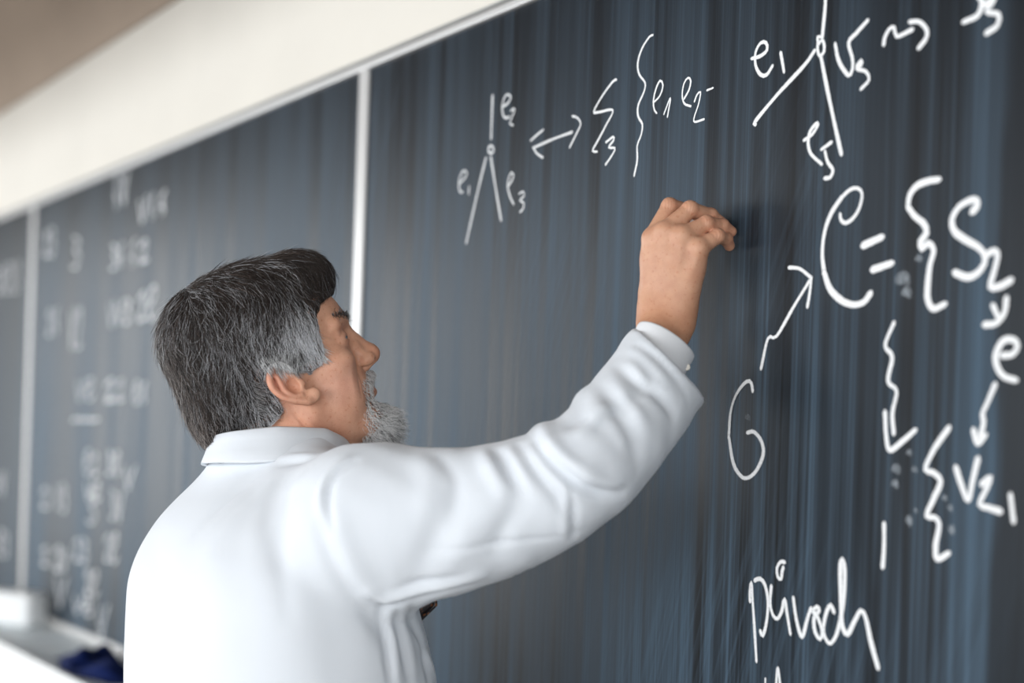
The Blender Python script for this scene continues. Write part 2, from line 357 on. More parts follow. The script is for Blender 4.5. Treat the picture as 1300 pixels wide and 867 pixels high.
FAR_SCRIBBLES = [(-1753,2081,230,65),(-2006,2151,115,94),(-1848,1979,144,71),(-2014,1983,128,69),(-1986,1837,191,68),(-1776,1845,151,77),(-2366,1816,119,122),(-2593,1844,146,91),(-2260,1643,171,72),(-2004,1641,179,68),(-1801,1631,129,58),(-2251,1561,241,17),(-2660,2076,116,93),(-2389,2025,105,97),(-3124,2004,294,100),(-2183,1449,138,62),(-1998,1454,115,56),(-1864,1423,108,66),(-2161,1374,137,58),(-2457,1346,123,79),(-1961,1349,113,87),(-2170,1330,96,91),(-2256,1214,142,71),(-1995,1239,115,80),(-2437,1176,137,78),(-2149,1135,122,62),(-2427,1085,106,108),(-2219,1067,182,42),(-2046,1049,104,88),(-2604,1172,81,67),(-2623,1338,82,68),(-3140,1359,118,74),(-3086,1171,135,88)]

CH_NAMES = {'line': 'chalk_line', 'ring': 'chalk_ring', 'letter': 'chalk_letter', 'digit': 'chalk_digit', 'arrow': 'chalk_arrow',
            'sigma': 'chalk_symbol', 'brace': 'chalk_brace', 'dash': 'chalk_dash', 'curl': 'chalk_curl', 'equals': 'chalk_equals_sign'}
for nm, st in CHALK: chalk_obj(CH_NAMES[nm], st, panels[2], None, 0.72 if st[0][1][0][0] < 100 else 0.9 if st[0][1][0][0] < 380 else 1.0)
for (x, z, w, h) in SMUDGES:
    chalk_obj('chalk_smudge', [(max(w, h), [(x-w*0.3, z), (x+w*0.1, z+h*0.4), (x+w*0.3, z-h*0.4)])], panels[2], M_GHOST, 0.75 if x > 600 else 0.3)
# worn writing on the far panels: rows of overlapping loops and stems
GL = [[(-.5,-.1),(.1,.1),(.3,.45),(0,.5),(-.35,.2),(-.3,-.3),(0,-.5),(.45,-.3)], [(-.5,.4),(-.1,-.5),(.1,-.1),(.5,.5)],
      [(-.3,.5),(.3,.3),(-.1,.05),(.4,-.15),(.1,-.5),(-.4,-.45)], [(.1,.5),(-.3,.25),(-.1,0),(-.4,-.1),(0,-.3),(-.2,-.5)], [(-.4,.2),(.2,.45),(.1,-.1),(-.3,-.5),(.45,-.45)]]
rg = random.Random(3)
for (x, z, w, h) in FAR_SCRIBBLES:
    st = []
    ng = max(1, int(round(w/75)))
    for g in range(ng):
        cx = x-w/2+(g+0.5)*w/ng; s = rg.choice(GL); hh = h*rg.uniform(0.75, 1.05); gw = w/ng*rg.uniform(0.7, 0.95)
        if h < 30: st.append((9, [(cx-gw/2, z), (cx+gw/2, z+4)]))
        else: st.append((rg.uniform(7.5, 11), [(cx+u*gw, z+v*hh) for u, v in s]))
    for q in st: chalk_obj('chalk_scribble', [q], panels[0] if x < -2833 else panels[1], None, 0.74)

# ------------------------------------------------------------------ chalk tray under the board
tray = empty('chalk_tray', (0, -0.1, 0.86)); tag(tray, 'pale enamel chalk tray with a white front lip under the blackboard', 'tray')
TX0, TX1, TD = EDGES[0], EDGES[-1], 0.24
box('tray_shelf', TX0, TX1, -TD, -0.0, ZB-0.036, ZB-0.022, M_TRAY, tray, 0.002)
box('front_lip', TX0, TX1, -TD-0.016, -TD, ZB-0.17, ZB-0.008, M_LIP, tray, 0.004)
for bx in (-4.6, -3.4, -2.2, -1.0, 0.2, 1.4, 2.6, 3.5):
    bm = bmesh.new(); pts = [(-0.0, ZB-0.037), (-TD, ZB-0.037), (-TD, ZB-0.06), (0.0, ZB-0.2)]
    a = [bm.verts.new((bx-0.006, y, z)) for y, z in pts]; b = [bm.verts.new((bx+0.006, y, z)) for y, z in pts]
    bm.faces.new(a); bm.faces.new(b[::-1])
    for i in range(4): bm.faces.new((a[i], b[i], b[(i+1) % 4], a[(i+1) % 4]))
    bmesh.ops.recalc_face_normals(bm, faces=bm.faces[:]); bm_obj('bracket', bm, M_ALU, tray)

# things lying on the tray
M_SPONGE = material('white_foam', (0.93, 0.94, 0.94), 0.9, 0.1); t = NT(M_SPONGE)
t.bump(t.noise(t.coords((1, 1, 1)), 160, 3), 0.5, 0.004)
bm = bmesh.new(); box_bm(bm, -0.15, 0.15, -0.04, 0.04, ZB-0.0215, ZB+0.075)
bmesh.ops.rotate(bm, verts=bm.verts[:], cent=(0, 0, 0), matrix=Matrix.Rotation(math.radians(28), 3, 'Z'))
bmesh.ops.translate(bm, verts=bm.verts[:], vec=(-2.62, -0.131, 0))
sp = bm_obj('sponge', bm, M_SPONGE, None, 0.018, 4, True); tag(sp, 'white foam board sponge block lying on the chalk tray', 'sponge')
M_BLUE = material('blue_cotton', (0.003, 0.014, 0.095), 0.85, 0.2); t = NT(M_BLUE)
t.bump(t.noise(t.coords((1, 1, 1)), 500, 2), 0.3, 0.001)
nx, ny = 46, 20; V = []; Fq = []
for side in (0, 1):
    for j in range(ny+1):
        for i in range(nx+1):
            u, v = i/nx, j/ny; ed = (1-abs(2*u-1)**5)*(1-abs(2*v-1)**5)
            h = (0.010+0.026*math.exp(-((u-0.30)/0.2)**2)+0.012*math.exp(-((u-0.75)/0.2)**2)+0.007*math.sin(17*u+5*v)+0.006*math.sin(13*v-9*u))*ed if side == 0 else 0.0
            V.append((-1.90+0.44*u+0.02*math.sin(6*v), -0.205+0.15*v+0.022*math.sin(7*u+1), ZB-0.0215+max(0.0, h)))
w_ = nx+1; n1 = w_*(ny+1)
for j in range(ny):
    for i in range(nx):
        a = j*w_+i; Fq.append((a, a+1, a+w_+1, a+w_)); Fq.append((n1+a, n1+a+w_, n1+a+w_+1, n1+a+1))
rag = mesh_obj('cleaning_cloth', V, Fq, M_BLUE, None, True); tag(rag, 'crumpled dark blue cleaning cloth lying on the chalk tray', 'cloth')

# ------------------------------------------------------------------ distance-field modelling kit
def smin(a, b, k):
    h = np.clip(0.5+0.5*(b-a)/k, 0, 1); return b*(1-h)+a*h-k*h*(1-h)
def smax(a, b, k): return -smin(-a, -b, k)
def ell(P, c, r):
    q = (P-np.array(c, np.float32)); r = np.array(r, np.float32)
    k0 = np.sqrt(((q/r)**2).sum(1)); k1 = np.sqrt(((q/(r*r))**2).sum(1))+1e-9
    return k0*(k0-1)/k1
def cone(P, a, b, r1, r2):
    a = np.array(a, np.float32); b = np.array(b, np.float32); d = b-a; q = P-a
    h = np.clip((q@d)/max(float(d@d), 1e-12), 0, 1)
    return np.sqrt(((q-h[:, None]*d)**2).sum(1))-(r1+h*(r2-r1))
def chain(P, pts, k):
    """pts: list of (x,y,z,r)"""
    d = None
    for p, q in zip(pts[:-1], pts[1:]):
        e = cone(P, p[:3], q[:3], p[3], q[3]); d = e if d is None else smin(d, e, k)
    return d
def sdf_mesh(fn, lo, hi, h):
    """surface nets over a sparse grid; returns vertices and quads"""
    lo = np.array(lo, float); B = 8
    nb = np.ceil((np.array(hi)-lo)/(h*B)).astype(int); n = nb*B+1
    # coarse pass on block centres
    bi = np.stack(np.meshgrid(*[np.arange(x) for x in nb], indexing='ij'), -1).reshape(-1, 3)
    dc = fn((lo+(bi+0.5)*B*h).astype(np.float32))
    act = bi[np.abs(dc) < B*h*1.25]
    G = np.full(n, 1e3, np.float32)
    sgn = bi[dc < 0]
    off = np.stack(np.meshgrid(*[np.arange(B+1)]*3, indexing='ij'), -1).reshape(-1, 3)
    for b in sgn: G[b[0]*B:b[0]*B+B+1, b[1]*B:b[1]*B+B+1, b[2]*B:b[2]*B+B+1] = -1e3
    for b in bi[dc >= B*h*1.25]: G[b[0]*B:b[0]*B+B+1, b[1]*B:b[1]*B+B+1, b[2]*B:b[2]*B+B+1] = 1e3
    for i in range(0, len(act), 1500):
        idx = (act[i:i+1500, None, :]*B+off[None]).reshape(-1, 3)
        G[idx[:, 0], idx[:, 1], idx[:, 2]] = fn((lo+idx*h).astype(np.float32))
    S = G < 0
    C8 = [(i, j, k) for i in (0, 1) for j in (0, 1) for k in (0, 1)]
    cnt = sum(S[i:n[0]-1+i, j:n[1]-1+j, k:n[2]-1+k].astype(np.int8) for i, j, k in C8)
    cells = np.argwhere((cnt > 0) & (cnt < 8))
    vid = np.full(n-1, -1, np.int64); vid[tuple(cells.T)] = np.arange(len(cells))
    val = np.stack([G[cells[:, 0]+i, cells[:, 1]+j, cells[:, 2]+k] for i, j, k in C8], 1)
    acc = np.zeros((len(cells), 3)); num = np.zeros(len(cells)); C8a = np.array(C8, float)
    for a in range(8):
        for b in range(a+1, 8):
            if np.abs(C8a[a]-C8a[b]).sum() != 1: continue
            m = (val[:, a] < 0) != (val[:, b] < 0)
            tt = val[m, a]/(val[m, a]-val[m, b]); acc[m] += C8a[a]+tt[:, None]*(C8a[b]-C8a[a]); num[m] += 1
    V = lo+(cells+acc/num[:, None])*h
    Q = []
    for ax in range(3):
        o1, o2 = [(1, 2), (2, 0), (0, 1)][ax]
        sl0 = [slice(1, -1)]*3; sl0[ax] = slice(0, n[ax]-1); sl1 = list(sl0); sl1[ax] = slice(1, n[ax])
        A, Bv = S[tuple(sl0)], S[tuple(sl1)]
        for flip, e in ((False, np.argwhere(A & ~Bv)), (True, np.argwhere(~A & Bv))):
            e = e.copy()
            for q in range(3):
                if q != ax: e[:, q] += 1
            d1 = np.zeros(3, int); d1[o1] = 1; d2 = np.zeros(3, int); d2[o2] = 1
            qd = np.stack([vid[tuple((e-d1-d2).T)], vid[tuple((e-d2).T)], vid[tuple(e.T)], vid[tuple((e-d1).T)]], 1)
            Q.append(qd[:, ::-1] if flip else qd)
    Q = np.vstack(Q); Q = Q[(Q >= 0).all(1)]
    return V, Q
def edges_of(Q):
    e = np.vstack([Q[:, [i, (i+1) % Q.shape[1]]] for i in range(Q.shape[1])])
    e.sort(1); return np.unique(e, axis=0)
def laplace(V, E, it=1, lam=0.5, mu=-0.52):
    V = V.copy(); deg = np.bincount(E.ravel(), minlength=len(V)).astype(float)
    for s in range(it):
        for l in ((lam, mu) if mu else (lam,)):
            A = np.stack([np.bincount(E[:, 0], V[E[:, 1], k], len(V))+np.bincount(E[:, 1], V[E[:, 0], k], len(V)) for k in range(3)], 1)
            V += l*(A/np.maximum(deg, 1)[:, None]-V)
    return V
def normals_of(V, Q):
    fnr = np.cross(V[Q[:, 2]]-V[Q[:, 0]], V[Q[:, 3]]-V[Q[:, 1]]); N = np.zeros_like(V)
    for k in range(4):
        for c in range(3): N[:, c] += np.bincount(Q[:, k], fnr[:, c], len(V))
    return N/(np.linalg.norm(N, axis=1)[:, None]+1e-12)
def polydist(P, pts):
    """distance of points to a polyline and the parameter (0..1) along it"""
    pts = np.array(pts, float); L = np.concatenate([[0], np.cumsum(np.linalg.norm(np.diff(pts, axis=0), axis=1))])
    best = np.full(len(P), 1e9); par = np.zeros(len(P))
    for i in range(len(pts)-1):
        d = pts[i+1]-pts[i]; h = np.clip(((P-pts[i])@d)/max(d@d, 1e-12), 0, 1)
        e = np.linalg.norm(P-pts[i]-h[:, None]*d, axis=1); m = e < best
        best[m] = e[m]; par[m] = (L[i]+h[m]*(L[i+1]-L[i]))/L[-1]
    return best, par
def vnoise(P, scale, seed=0):
    """cheap smooth noise in -1..1 from summed sines"""
    r = np.random.default_rng(seed); o = np.zeros(len(P))
    for i in range(6):
        d = r.normal(size=3); d /= np.linalg.norm(d); o += np.sin((P@d)*scale*r.uniform(0.7, 1.6)+r.uniform(0, 6.28))
    return o/6*1.6

# ------------------------------------------------------------------ the person: head frame (millimetres: x forward, y to his left, z up)
YAW, PITCH = math.radians(9), math.radians(26.5)
f0 = math.cos(YAW)*RT+math.sin(YAW)*FW
HL = np.cross(UP, f0); HF = math.cos(PITCH)*f0+math.sin(PITCH)*UP; HU = -math.sin(PITCH)*f0+math.cos(PITCH)*UP
HO = at(360, 487, 2.04); HM = np.stack([HF, HL, HU], 1)*0.001
def head2w(P): return HO+np.asarray(P) @ HM.T
def w2head(P): return (np.asarray(P)-HO) @ (HM*1e6)

def head_sdf(P, ear=True):
    P = P.astype(np.float32); A = P.copy(); A[:, 1] = np.abs(A[:, 1])
    d = ell(A, (2, 0, 45), (98, 76, 83))
    d = smin(d, ell(A, (52, 0, 58), (54, 60, 50)), 18)
    d = smin(d, ell(A, (52, 0, -12), (47, 60, 66)), 22)
    d = smin(d, ell(A, (70, 0, -46), (33, 34, 34)), 14)
    d = smin(d, cone(A, (99, 9, 44), (87, 44, 41), 11, 9.5), 10)                 # brow
    d = smin(d, ell(A, (70, 47, -6), (24, 19, 17)), 15)                       # cheekbone
    d = smin(d, cone(A, (14, 52, -52), (80, 14, -90), 15, 15), 20)            # jaw
    d = smin(d, cone(A, (10, 58, -5), (14, 52, -52), 14, 15), 18)
    d = smin(d, ell(A, (86, 0, -90), (17, 22, 16)), 12)                       # chin
    d = smin(d, ell(A, (52, 40, -45), (34, 20, 36)), 18)                      # cheek
    d = smin(d, ell(A, (45, 0, -88), (40, 36, 22)), 22)                       # under the jaw
    d = smin(d, cone(A, (-8, 0, -20), (-42, 0, -90), 58, 61), 26)             # neck
    d = smin(d, cone(A, (-42, 0, -90), (-88, 0, -185), 61, 72), 20)
    d = smin(d, cone(A, (30, 0, -84), (2, 0, -150), 26, 44), 20)               # throat
    d = smin(d, cone(A, (-18, 58, -22), (8, 36, -130), 12, 12), 14)           # neck muscle
    # nose
    d = smin(d, cone(A, (103, 0, 29), (116.5, 0, -2), 6.5, 7.8), 9)
    d = smin(d, cone(A, (96, 7, 26), (106, 11, -6), 7, 8), 9)
    d = smin(d, ell(A, (118.5, 0, -10.5), (13, 12.5, 12)), 8)
    d = smin(d, ell(A, (110, 13.5, -15.5), (11.5, 7.5, 8.5)), 4)
    d = smin(d, cone(A, (120, 0, -17), (106, 0, -24), 5.5, 5.5), 5)
    d = smax(d, -ell(A, (114, 7.5, -23), (7.5, 4.2, 5)), 2.5)                 # nostril
    d = smax(d, -cone(A, (102, 20.5, -9), (101, 23, -22), 1.5, 1.2), 3.5)     # wing crease
    # eyes
    d = smax(d, -ell(A, (106, 31, 21), (17, 17, 11)), 9)
    d = smin(d, np.sqrt(((A-np.array((85.5, 32, 21), np.float32))**2).sum(1))-14.2, 4)
    d = smax(d, -ell(A, (102, 32, 20), (10, 14.0, 2.2)), 2)
    d = smin(d, cone(A, (92, 20, 31), (86, 44, 29), 3.5, 4), 4)               # fold above the lid
    d = smin(d, cone(A, (92, 24, 9), (84, 42, 9), 3, 3), 5)                   # bag below
    # mouth
    d = smin(d, cone(A, (101, 0, -45), (93, 20, -50), 5.5, 4), 5)
    d = smin(d, cone(A, (100, 0, -57), (92, 18, -54), 6.5, 4.5), 5)
    d = smax(d, -cone(A, (108, 0, -51), (98, 22, -52), 1.5, 1.2), 2.5)
    d = smax(d, -cone(A, (100, 24, -14), (86, 38, -52), 1.5, 2.0), 7)         # crease beside the nose
    if ear:
        ca, sa = math.cos(math.radians(17)), math.sin(math.radians(17)); ex, ez = (A[:, 0]-4.5)/0.95, (A[:, 2]+8.0)/0.95
        B = np.stack([ex*ca+ez*sa-8, A[:, 1], -ex*sa+ez*ca+4], 1).astype(np.float32)          # ear tilted back
        def rim(pts, k): return chain(B, [tuple(q) for q in catmull(pts, 4.0)], k)
        e = rim([(3,77,6,3),(5,80,22,3.6),(-5,85,35,4.0),(-19,90,32,4.3),(-27,92,18,4.3),(-25,91,0,4.0),(-15,88,-15,4.0),(-4,84,-26,5)], 2.0)
        e = smin(e, ell(B, (-10, 82, 6), (17, 6, 30)), 4)
        e = smin(e, ell(B, (4, 80, -24), (13, 5.5, 10)), 6)
        e = smin(e, rim([(-13,88,26,3.0),(-17,89,8,3.5),(-14,88,-6,3.6),(-5,86,-14,3.4)], 2), 3)
        e = smax(e, -ell(B, (-4, 92, 2), (9, 12.5, 13)), 3)
        e = smax(e, -rim([(-10,94,31,1.8),(-22,97,17,2.2),(-20,96,-2,2)], 2), 2)
        e = smin(e, ell(B, (6, 79, -2), (4.5, 5, 7)), 3)
        d = smin(d, e, 4)
    return d

# hair volume: allowed region in profile (x forward, z up)
HAIR_POLY = np.array([(-170,-56),(-129,-51),(-106,-43),(-76,-39),(-50,-42),(-35,-38),(-17,-30),(-19,-8),(-26,12),(-15,24),(6,19),(20,7),(34,0),(52,3),(62,18),(64,40),(71,64),(83,75),(104,82),(140,92),(140,220),(-170,220)], float)
def poly_sd(x, z, poly):
    d = np.full(len(x), 1e9); s = np.zeros(len(x), bool)
    n_ = len(poly)
    for i in range(n_):
        a, b = poly[i], poly[(i+1) % n_]; e = b-a
        h = np.clip(((x-a[0])*e[0]+(z-a[1])*e[1])/(e@e), 0, 1)
        d = np.minimum(d, np.hypot(x-a[0]-h*e[0], z-a[1]-h*e[1]))
        c = (a[1] > z) != (b[1] > z)
        s ^= c & (x < (b[0]-a[0])*(z-a[1])/(b[1]-a[1]+1e-12)+a[0])
    return np.where(s, -d, d)
def hair_sdf(P, inset=0.0):
    P = P.astype(np.float32); A = P.copy(); A[:, 1] = np.abs(A[:, 1])
    d = ell(A, (-14, 0, 72), (112, 86, 95))
    d = smin(d, ell(A, (-54, 0, 84), (74, 74, 77)), 12)
    d = smin(d, ell(A, (-70, 0, 22), (60, 70, 70)), 14)
    d = smin(d, ell(A, (-97, 0, -8), (33, 54, 44)), 12)
    d = smin(d, ell(A, (58, 0, 110), (60, 60, 45)), 14)
    d = smin(d, head_sdf(P, False)-5.5, 6)
    m = poly_sd(P[:, 0], P[:, 2], HAIR_POLY)
    return smax(d, m.astype(np.float32)+inset, 5)
BEARD_POLY = None
def beard_sdf(P):
    A = P.astype(np.float32).copy(); A[:, 1] = np.abs(A[:, 1])
    d = ell(A, (84, 0, -101), (25, 31, 23))
    d = smin(d, ell(A, (96, 0, -92), (13, 24, 19)), 10)
    d = smin(d, cone(A, (106, 3, -34), (93, 24, -46), 5.5, 5), 5)
    d = smin(d, cone(A, (91, 26, -46), (84, 28, -82), 5.5, 10), 8)
    return d

# ------------------------------------------------------------------ skin, hair and cloth materials
def tint_material(name, rough, spec, **kw):
    m = material(name, (0.5, 0.5, 0.5), rough, spec, **kw); t = NT(m)
    a = t.n('ShaderNodeVertexColor'); a.layer_name = 'tint'
    return m, t, a.outputs['Color']
M_SKIN, t, c = tint_material('skin', 0.48, 0.4, Subsurface_Weight=0.12, Subsurface_Scale=0.008)
t.b.inputs['Subsurface Radius'].default_value = (1.0, 0.35, 0.2)
spots = t.ramp(t.noise(t.coords((1, 1, 1)), 230, 2, 0.5), [(0.61, (1, 1, 1)), (0.74, (0.86, 0.70, 0.62))])
mott = t.ramp(t.noise(t.coords((1, 1, 1)), 55, 4, 0.6), [(0.35, (0.94, 0.88, 0.86)), (0.65, (1.05, 1.05, 1.04))])
t.l(t.mix(1.0, t.mix(1.0, c, spots, 'MULTIPLY'), mott, 'MULTIPLY'), t.b.inputs['Base Color'])
t.bump(t.noise(t.coords((1, 1, 1)), 520, 3, 0.6), 0.22, 0.0012)
M_HAIR, t, c = tint_material('hair', 0.42, 0.45); t.l(c, t.b.inputs['Base Color'])
M_EYE = material('eyeball', (0.45, 0.42, 0.40), 0.15)
M_COAT = material('white_cotton', (0.76, 0.795, 0.84), 0.9, 0.15, Sheen_Weight=0.15, Subsurface_Weight=0.2, Subsurface_Scale=0.012); t = NT(M_COAT)
wv = t.math('ADD', t.noise(t.coords((1, 1, 1)), 1400, 2), t.math('MULTIPLY', t.noise(t.coords((1, 1, 1)), 60, 3), 1.2))
t.bump(wv, 0.12, 0.0015)
M_SHIRT = material('shirt_cotton', (0.86, 0.87, 0.89), 0.85, 0.2)
M_COAT.node_tree.nodes['Principled BSDF'].inputs['Subsurface Radius'].default_value = (1.0, 1.0, 1.0)
NT(M_SHIRT).bump(NT(M_SHIRT).noise(NT(M_SHIRT).coords((1, 1, 1)), 1200, 2), 0.1, 0.001)

# ------------------------------------------------------------------ the person: body mesh (head, neck, torso core, arms and hands)
person = empty('person', tuple(at(352, 860, 2.0)*np.array([1, 1, 0])))
tag(person, 'person with grey hair and beard in a white lab coat writing on the blackboard', 'person')

# --- head and neck
V, Q = sdf_mesh(head_sdf, (-175, -112, -215), (140, 112, 140), 1.6)
V = laplace(V, edges_of(Q), 2)
# creases of the face and neck
N = normals_of(V, Q); W3 = head2w(V); htree = BVHTree.FromPolygons([Vector(v) for v in W3], Q.tolist())
def crease(pts, amp, w):
    global V
    P3 = []
    for p in pts:
        o = Vector(CAM); r = htree.ray_cast(o, (Vector(at(*p, 1.0))-o).normalized())
        if r[0] is not None: P3.append(np.array(r[0]))
    if len(P3) < 2: return
    d, s = polydist(W3, catmull(P3, 0.004)); V = V+N*(amp*np.exp(-(d*1000/w)**2)*np.sin(np.pi*np.clip(s*0.9+0.05, 0, 1)))[:, None]
for pts, amp, w in [([(372,524),(386,541),(404,562)], -2.4, 2.0), ([(380,522),(396,541),(414,562)], 1.5, 4.0), ([(455,462),(456,482),(459,505)], -2.0, 3.0), ([(447,458),(448,485),(452,512)], 1.2, 5.0),
                    ([(428,432),(420,436),(410,436)], -1.1, 1.2), ([(428,436),(421,442),(412,446)], -1.0, 1.2), ([(427,428),(418,428),(409,425)], -1.0, 1.2), ([(436,440),(430,446),(424,450)], -1.0, 1.5),
                    ([(424,388),(427,398),(428,406)], -0.8, 1.5), ([(400,515),(408,500),(409,484)], -1.2, 4.0)]: crease(pts, amp, w)
base = np.array([0.72, 0.395, 0.262]); C = np.tile(base, (len(V), 1))
def blush(C, V, c, r, col, w, sym=True):
    A = V.copy()
    if sym: A[:, 1] = np.abs(A[:, 1])
    g = np.exp(-(((A-np.array(c))/np.array(r))**2).sum(1))*w
    return C*(1-g[:, None])+np.array(col)*g[:, None]
C = blush(C, V, (66, 52, -28), (30, 26, 30), (0.72, 0.375, 0.275), 0.8)
C = blush(C, V, (122, 0, -10), (16, 14, 14), (0.55, 0.22, 0.13), 0.75)
C = blush(C, V, (-12, 88, 5), (22, 14, 40), (0.66, 0.29, 0.20), 0.85)
C = blush(C, V, (95, 34, 20), (10, 18, 10), (0.50, 0.26, 0.18), 0.6)
C = blush(C, V, (99, 0, -52), (10, 16, 6), (0.48, 0.20, 0.16), 0.8)
C = blush(C, V, (0, 60, -75), (50, 40, 40), (0.66, 0.32, 0.22), 0.6)
BV, BQ, BC = [head2w(V)], [Q], [C]

# --- writing hand and forearm: joints (photograph position and distance, radius in metres)
def J(px, py, z, r): return (*at(px, py, z), r)
WR = J(845, 408, 1.925, 0.0255)
MC = [J(829, 303, 1.925, 0.0125), J(845, 295, 1.912, 0.0130), J(866, 300, 1.902, 0.0125), J(887, 315, 1.898, 0.0115)]
FG = [[J(850, 262, 1.935, 0.0098), J(884, 270, 1.952, 0.0086), J(905, 281, 1.948, 0.0075)],
      [J(876, 266, 1.918, 0.0100), J(902, 274, 1.936, 0.0088), J(915, 283, 1.943, 0.0078)],
      [J(897, 284, 1.910, 0.0095), J(917, 287, 1.924, 0.0082), J(928, 294, 1.931, 0.0070)],
      [J(911, 300, 1.905, 0.0086), J(922, 304, 1.922, 0.0074), J(926, 312, 1.931, 0.0066)]]
TB = [J(828, 372, 1.945, 0.0165), J(836, 325, 1.968, 0.0135), J(868, 296, 1.972, 0.0110), J(896, 286, 1.957, 0.0090)]
ELB = J(750, 600, 1.80, 0.045)
hand_lo = np.array([0.27, -0.22, 1.55]); hand_hi = np.array([0.47, 0.0, 1.87])
def hand_sdf(P):
    P = P.astype(np.float32)
    W = np.array(WR); E_ = np.array(ELB); mid_ = W*0.55+E_*0.45; mid_[3] = 0.036
    d = cone(P, W[:3], mid_[:3], W[3], mid_[3]); d = smin(d, cone(P, mid_[:3], E_[:3], 0.036, 0.044), 0.02)
    # wrist is broader than thick: two side strands
    side = RT*0.9-FW*0.3
    for s, k in ((-0.010, 0.0185), (0.011, 0.0185)):
        d = smin(d, cone(P, W[:3]+side*s-UP*0.02, W[:3]+side*s*1.3+UP*0.015, k, k), 0.012)
    palm = None
    for i, m in enumerate(MC):
        wp = W[:3]+side*(-0.016+0.0115*i)+FW*(0.004 if i in (0, 3) else 0.0)
        e = cone(P, wp, m[:3], 0.019, m[3]+0.0015)
        palm = e if palm is None else smin(palm, e, 0.012)
    for a, b in zip(MC[:-1], MC[1:]):
        e = cone(P, np.array(a[:3])*0.75+W[:3]*0.25+FW*0.006, np.array(b[:3])*0.75+W[:3]*0.25+FW*0.006, 0.015, 0.015); palm = smin(palm, e, 0.012)
    for i, m in enumerate(MC):   # knuckle heads
        palm = smin(palm, np.sqrt(((P-np.array(m[:3], np.float32)+FW.astype(np.float32)*0.003)**2).sum(1))-m[3]*0.78, 0.008)
    d = smin(d, palm, 0.014)
    th = chain(P, TB, 0.006); d = smin(d, th, 0.010)
    for m, f in zip(MC, FG):
        c = chain(P, [m]+f, 0.0025)
        for j in f[:2]:          # knuckle swelling
            c = smin(c, np.sqrt(((P-np.array(j[:3], np.float32)+FW.astype(np.float32)*0.0015-CU.astype(np.float32)*0.0008)**2).sum(1))-j[3]*0.98, 0.003)
        d = smin(d, c, 0.0032)
    return d
V, Q = sdf_mesh(hand_sdf, hand_lo, hand_hi, 0.0012)
V = laplace(V, edges_of(Q), 2); N = normals_of(V, Q)
# tendons, knuckle wrinkles
for m, i in zip(MC, range(4)):
    wp = np.array(WR[:3])+(RT*0.9-FW*0.3)*(-0.008+0.006*i)
    d, s = polydist(V, [wp*0.5+np.array(m[:3])*0.5-FW*0.018, np.array(m[:3])-FW*0.013])
    V = V+N*(0.0007*np.exp(-(d/0.0045)**2)*np.sin(np.pi*np.clip(s, 0, 1)))[:, None]
for f in FG:
    for j, amp in ((f[0], 0.0006), (f[1], 0.0004)):
        r_ = V-np.array(j[:3]); dd = np.linalg.norm(r_, axis=1)
        ax = np.array(f[1][:3])-np.array(f[0][:3]); ax /= np.linalg.norm(ax)
        V = V+N*(amp*np.sin((r_@ax)*2*np.pi/0.0028)*np.exp(-(dd/0.011)**2))[:, None]
C = np.tile(np.array([0.61, 0.335, 0.215]), (len(V), 1))
for f in FG:
    for j in f:
        g = np.exp(-(np.linalg.norm(V-np.array(j[:3]), axis=1)/0.011)**2)*0.55
        C = C*(1-g[:, None])+np.array([0.64, 0.29, 0.19])*g[:, None]
g = np.clip((1.735-V[:, 2])/0.05, 0, 1)*0.5
C = C*(1-g[:, None])+np.array([0.56, 0.27, 0.15])*g[:, None]
BV.append(V); BQ.append(Q); BC.append(C)

# --- torso core, upper arms and the other arm (under the coat)
TO = np.array([0.087, -0.455])           # torso axis
SHR = np.array(at(455, 668, 1.85)); SHL = np.array([-0.12, -0.44, 1.42])
LEFT_EL = np.array([-0.19, -0.46, 1.15]); LEFT_WR = np.array([-0.17, -0.41, 0.92])
def core_sdf(P):
    P = P.astype(np.float32)
    d = ell(P, (TO[0], TO[1]+0.01, 1.28), (0.17, 0.115, 0.22))
    d = smin(d, ell(P, (TO[0], TO[1]+0.005, 1.02), (0.16, 0.115, 0.18)), 0.06)
    d = smin(d, cone(P, (TO[0]-0.02, TO[1]+0.01, 1.42), HO-UP*0.09, 0.06, 0.05), 0.04)
    d = smin(d, cone(P, SHR-RT*0.02-UP*0.01, ELB[:3], 0.05, 0.042), 0.03)
    d = smin(d, chain(P, [(*SHL, 0.055), (*LEFT_EL, 0.042), (*LEFT_WR, 0.028)], 0.02), 0.04)
    hd = LEFT_WR+np.array([0.03, 0.05, -0.06])
    d = smin(d, cone(P, LEFT_WR, hd, 0.026, 0.030), 0.01)
    for k in range(4):
        b = hd+np.array([0.018*(k-1.5), 0.006, -0.01])
        d = smin(d, chain(P, [(*b, 0.0095), (*(b+np.array([0.0, 0.012, -0.045])), 0.0088), (*(b+np.array([0.002, -0.004, -0.075])), 0.0075)], 0.003), 0.006)
    d = smin(d, chain(P, [(*(hd+np.array([0.03, 0, 0.03])), 0.013), (*(hd+np.array([0.05, 0.015, -0.01])), 0.011), (*(hd+np.array([0.048, 0.02, -0.04])), 0.009)], 0.004), 0.008)
    return d
V, Q = sdf_mesh(core_sdf, (-0.30, -0.65, 0.74), (0.50, -0.15, 1.62), 0.006)
BV.append(V); BQ.append(Q); BC.append(np.tile(base, (len(V), 1)))
ofs = np.cumsum([0]+[len(v) for v in BV[:-1]])
body = quad_mesh('body', np.vstack(BV), np.vstack([q+o for q, o in zip(BQ, ofs)]), M_SKIN, person, True, np.vstack(BC))

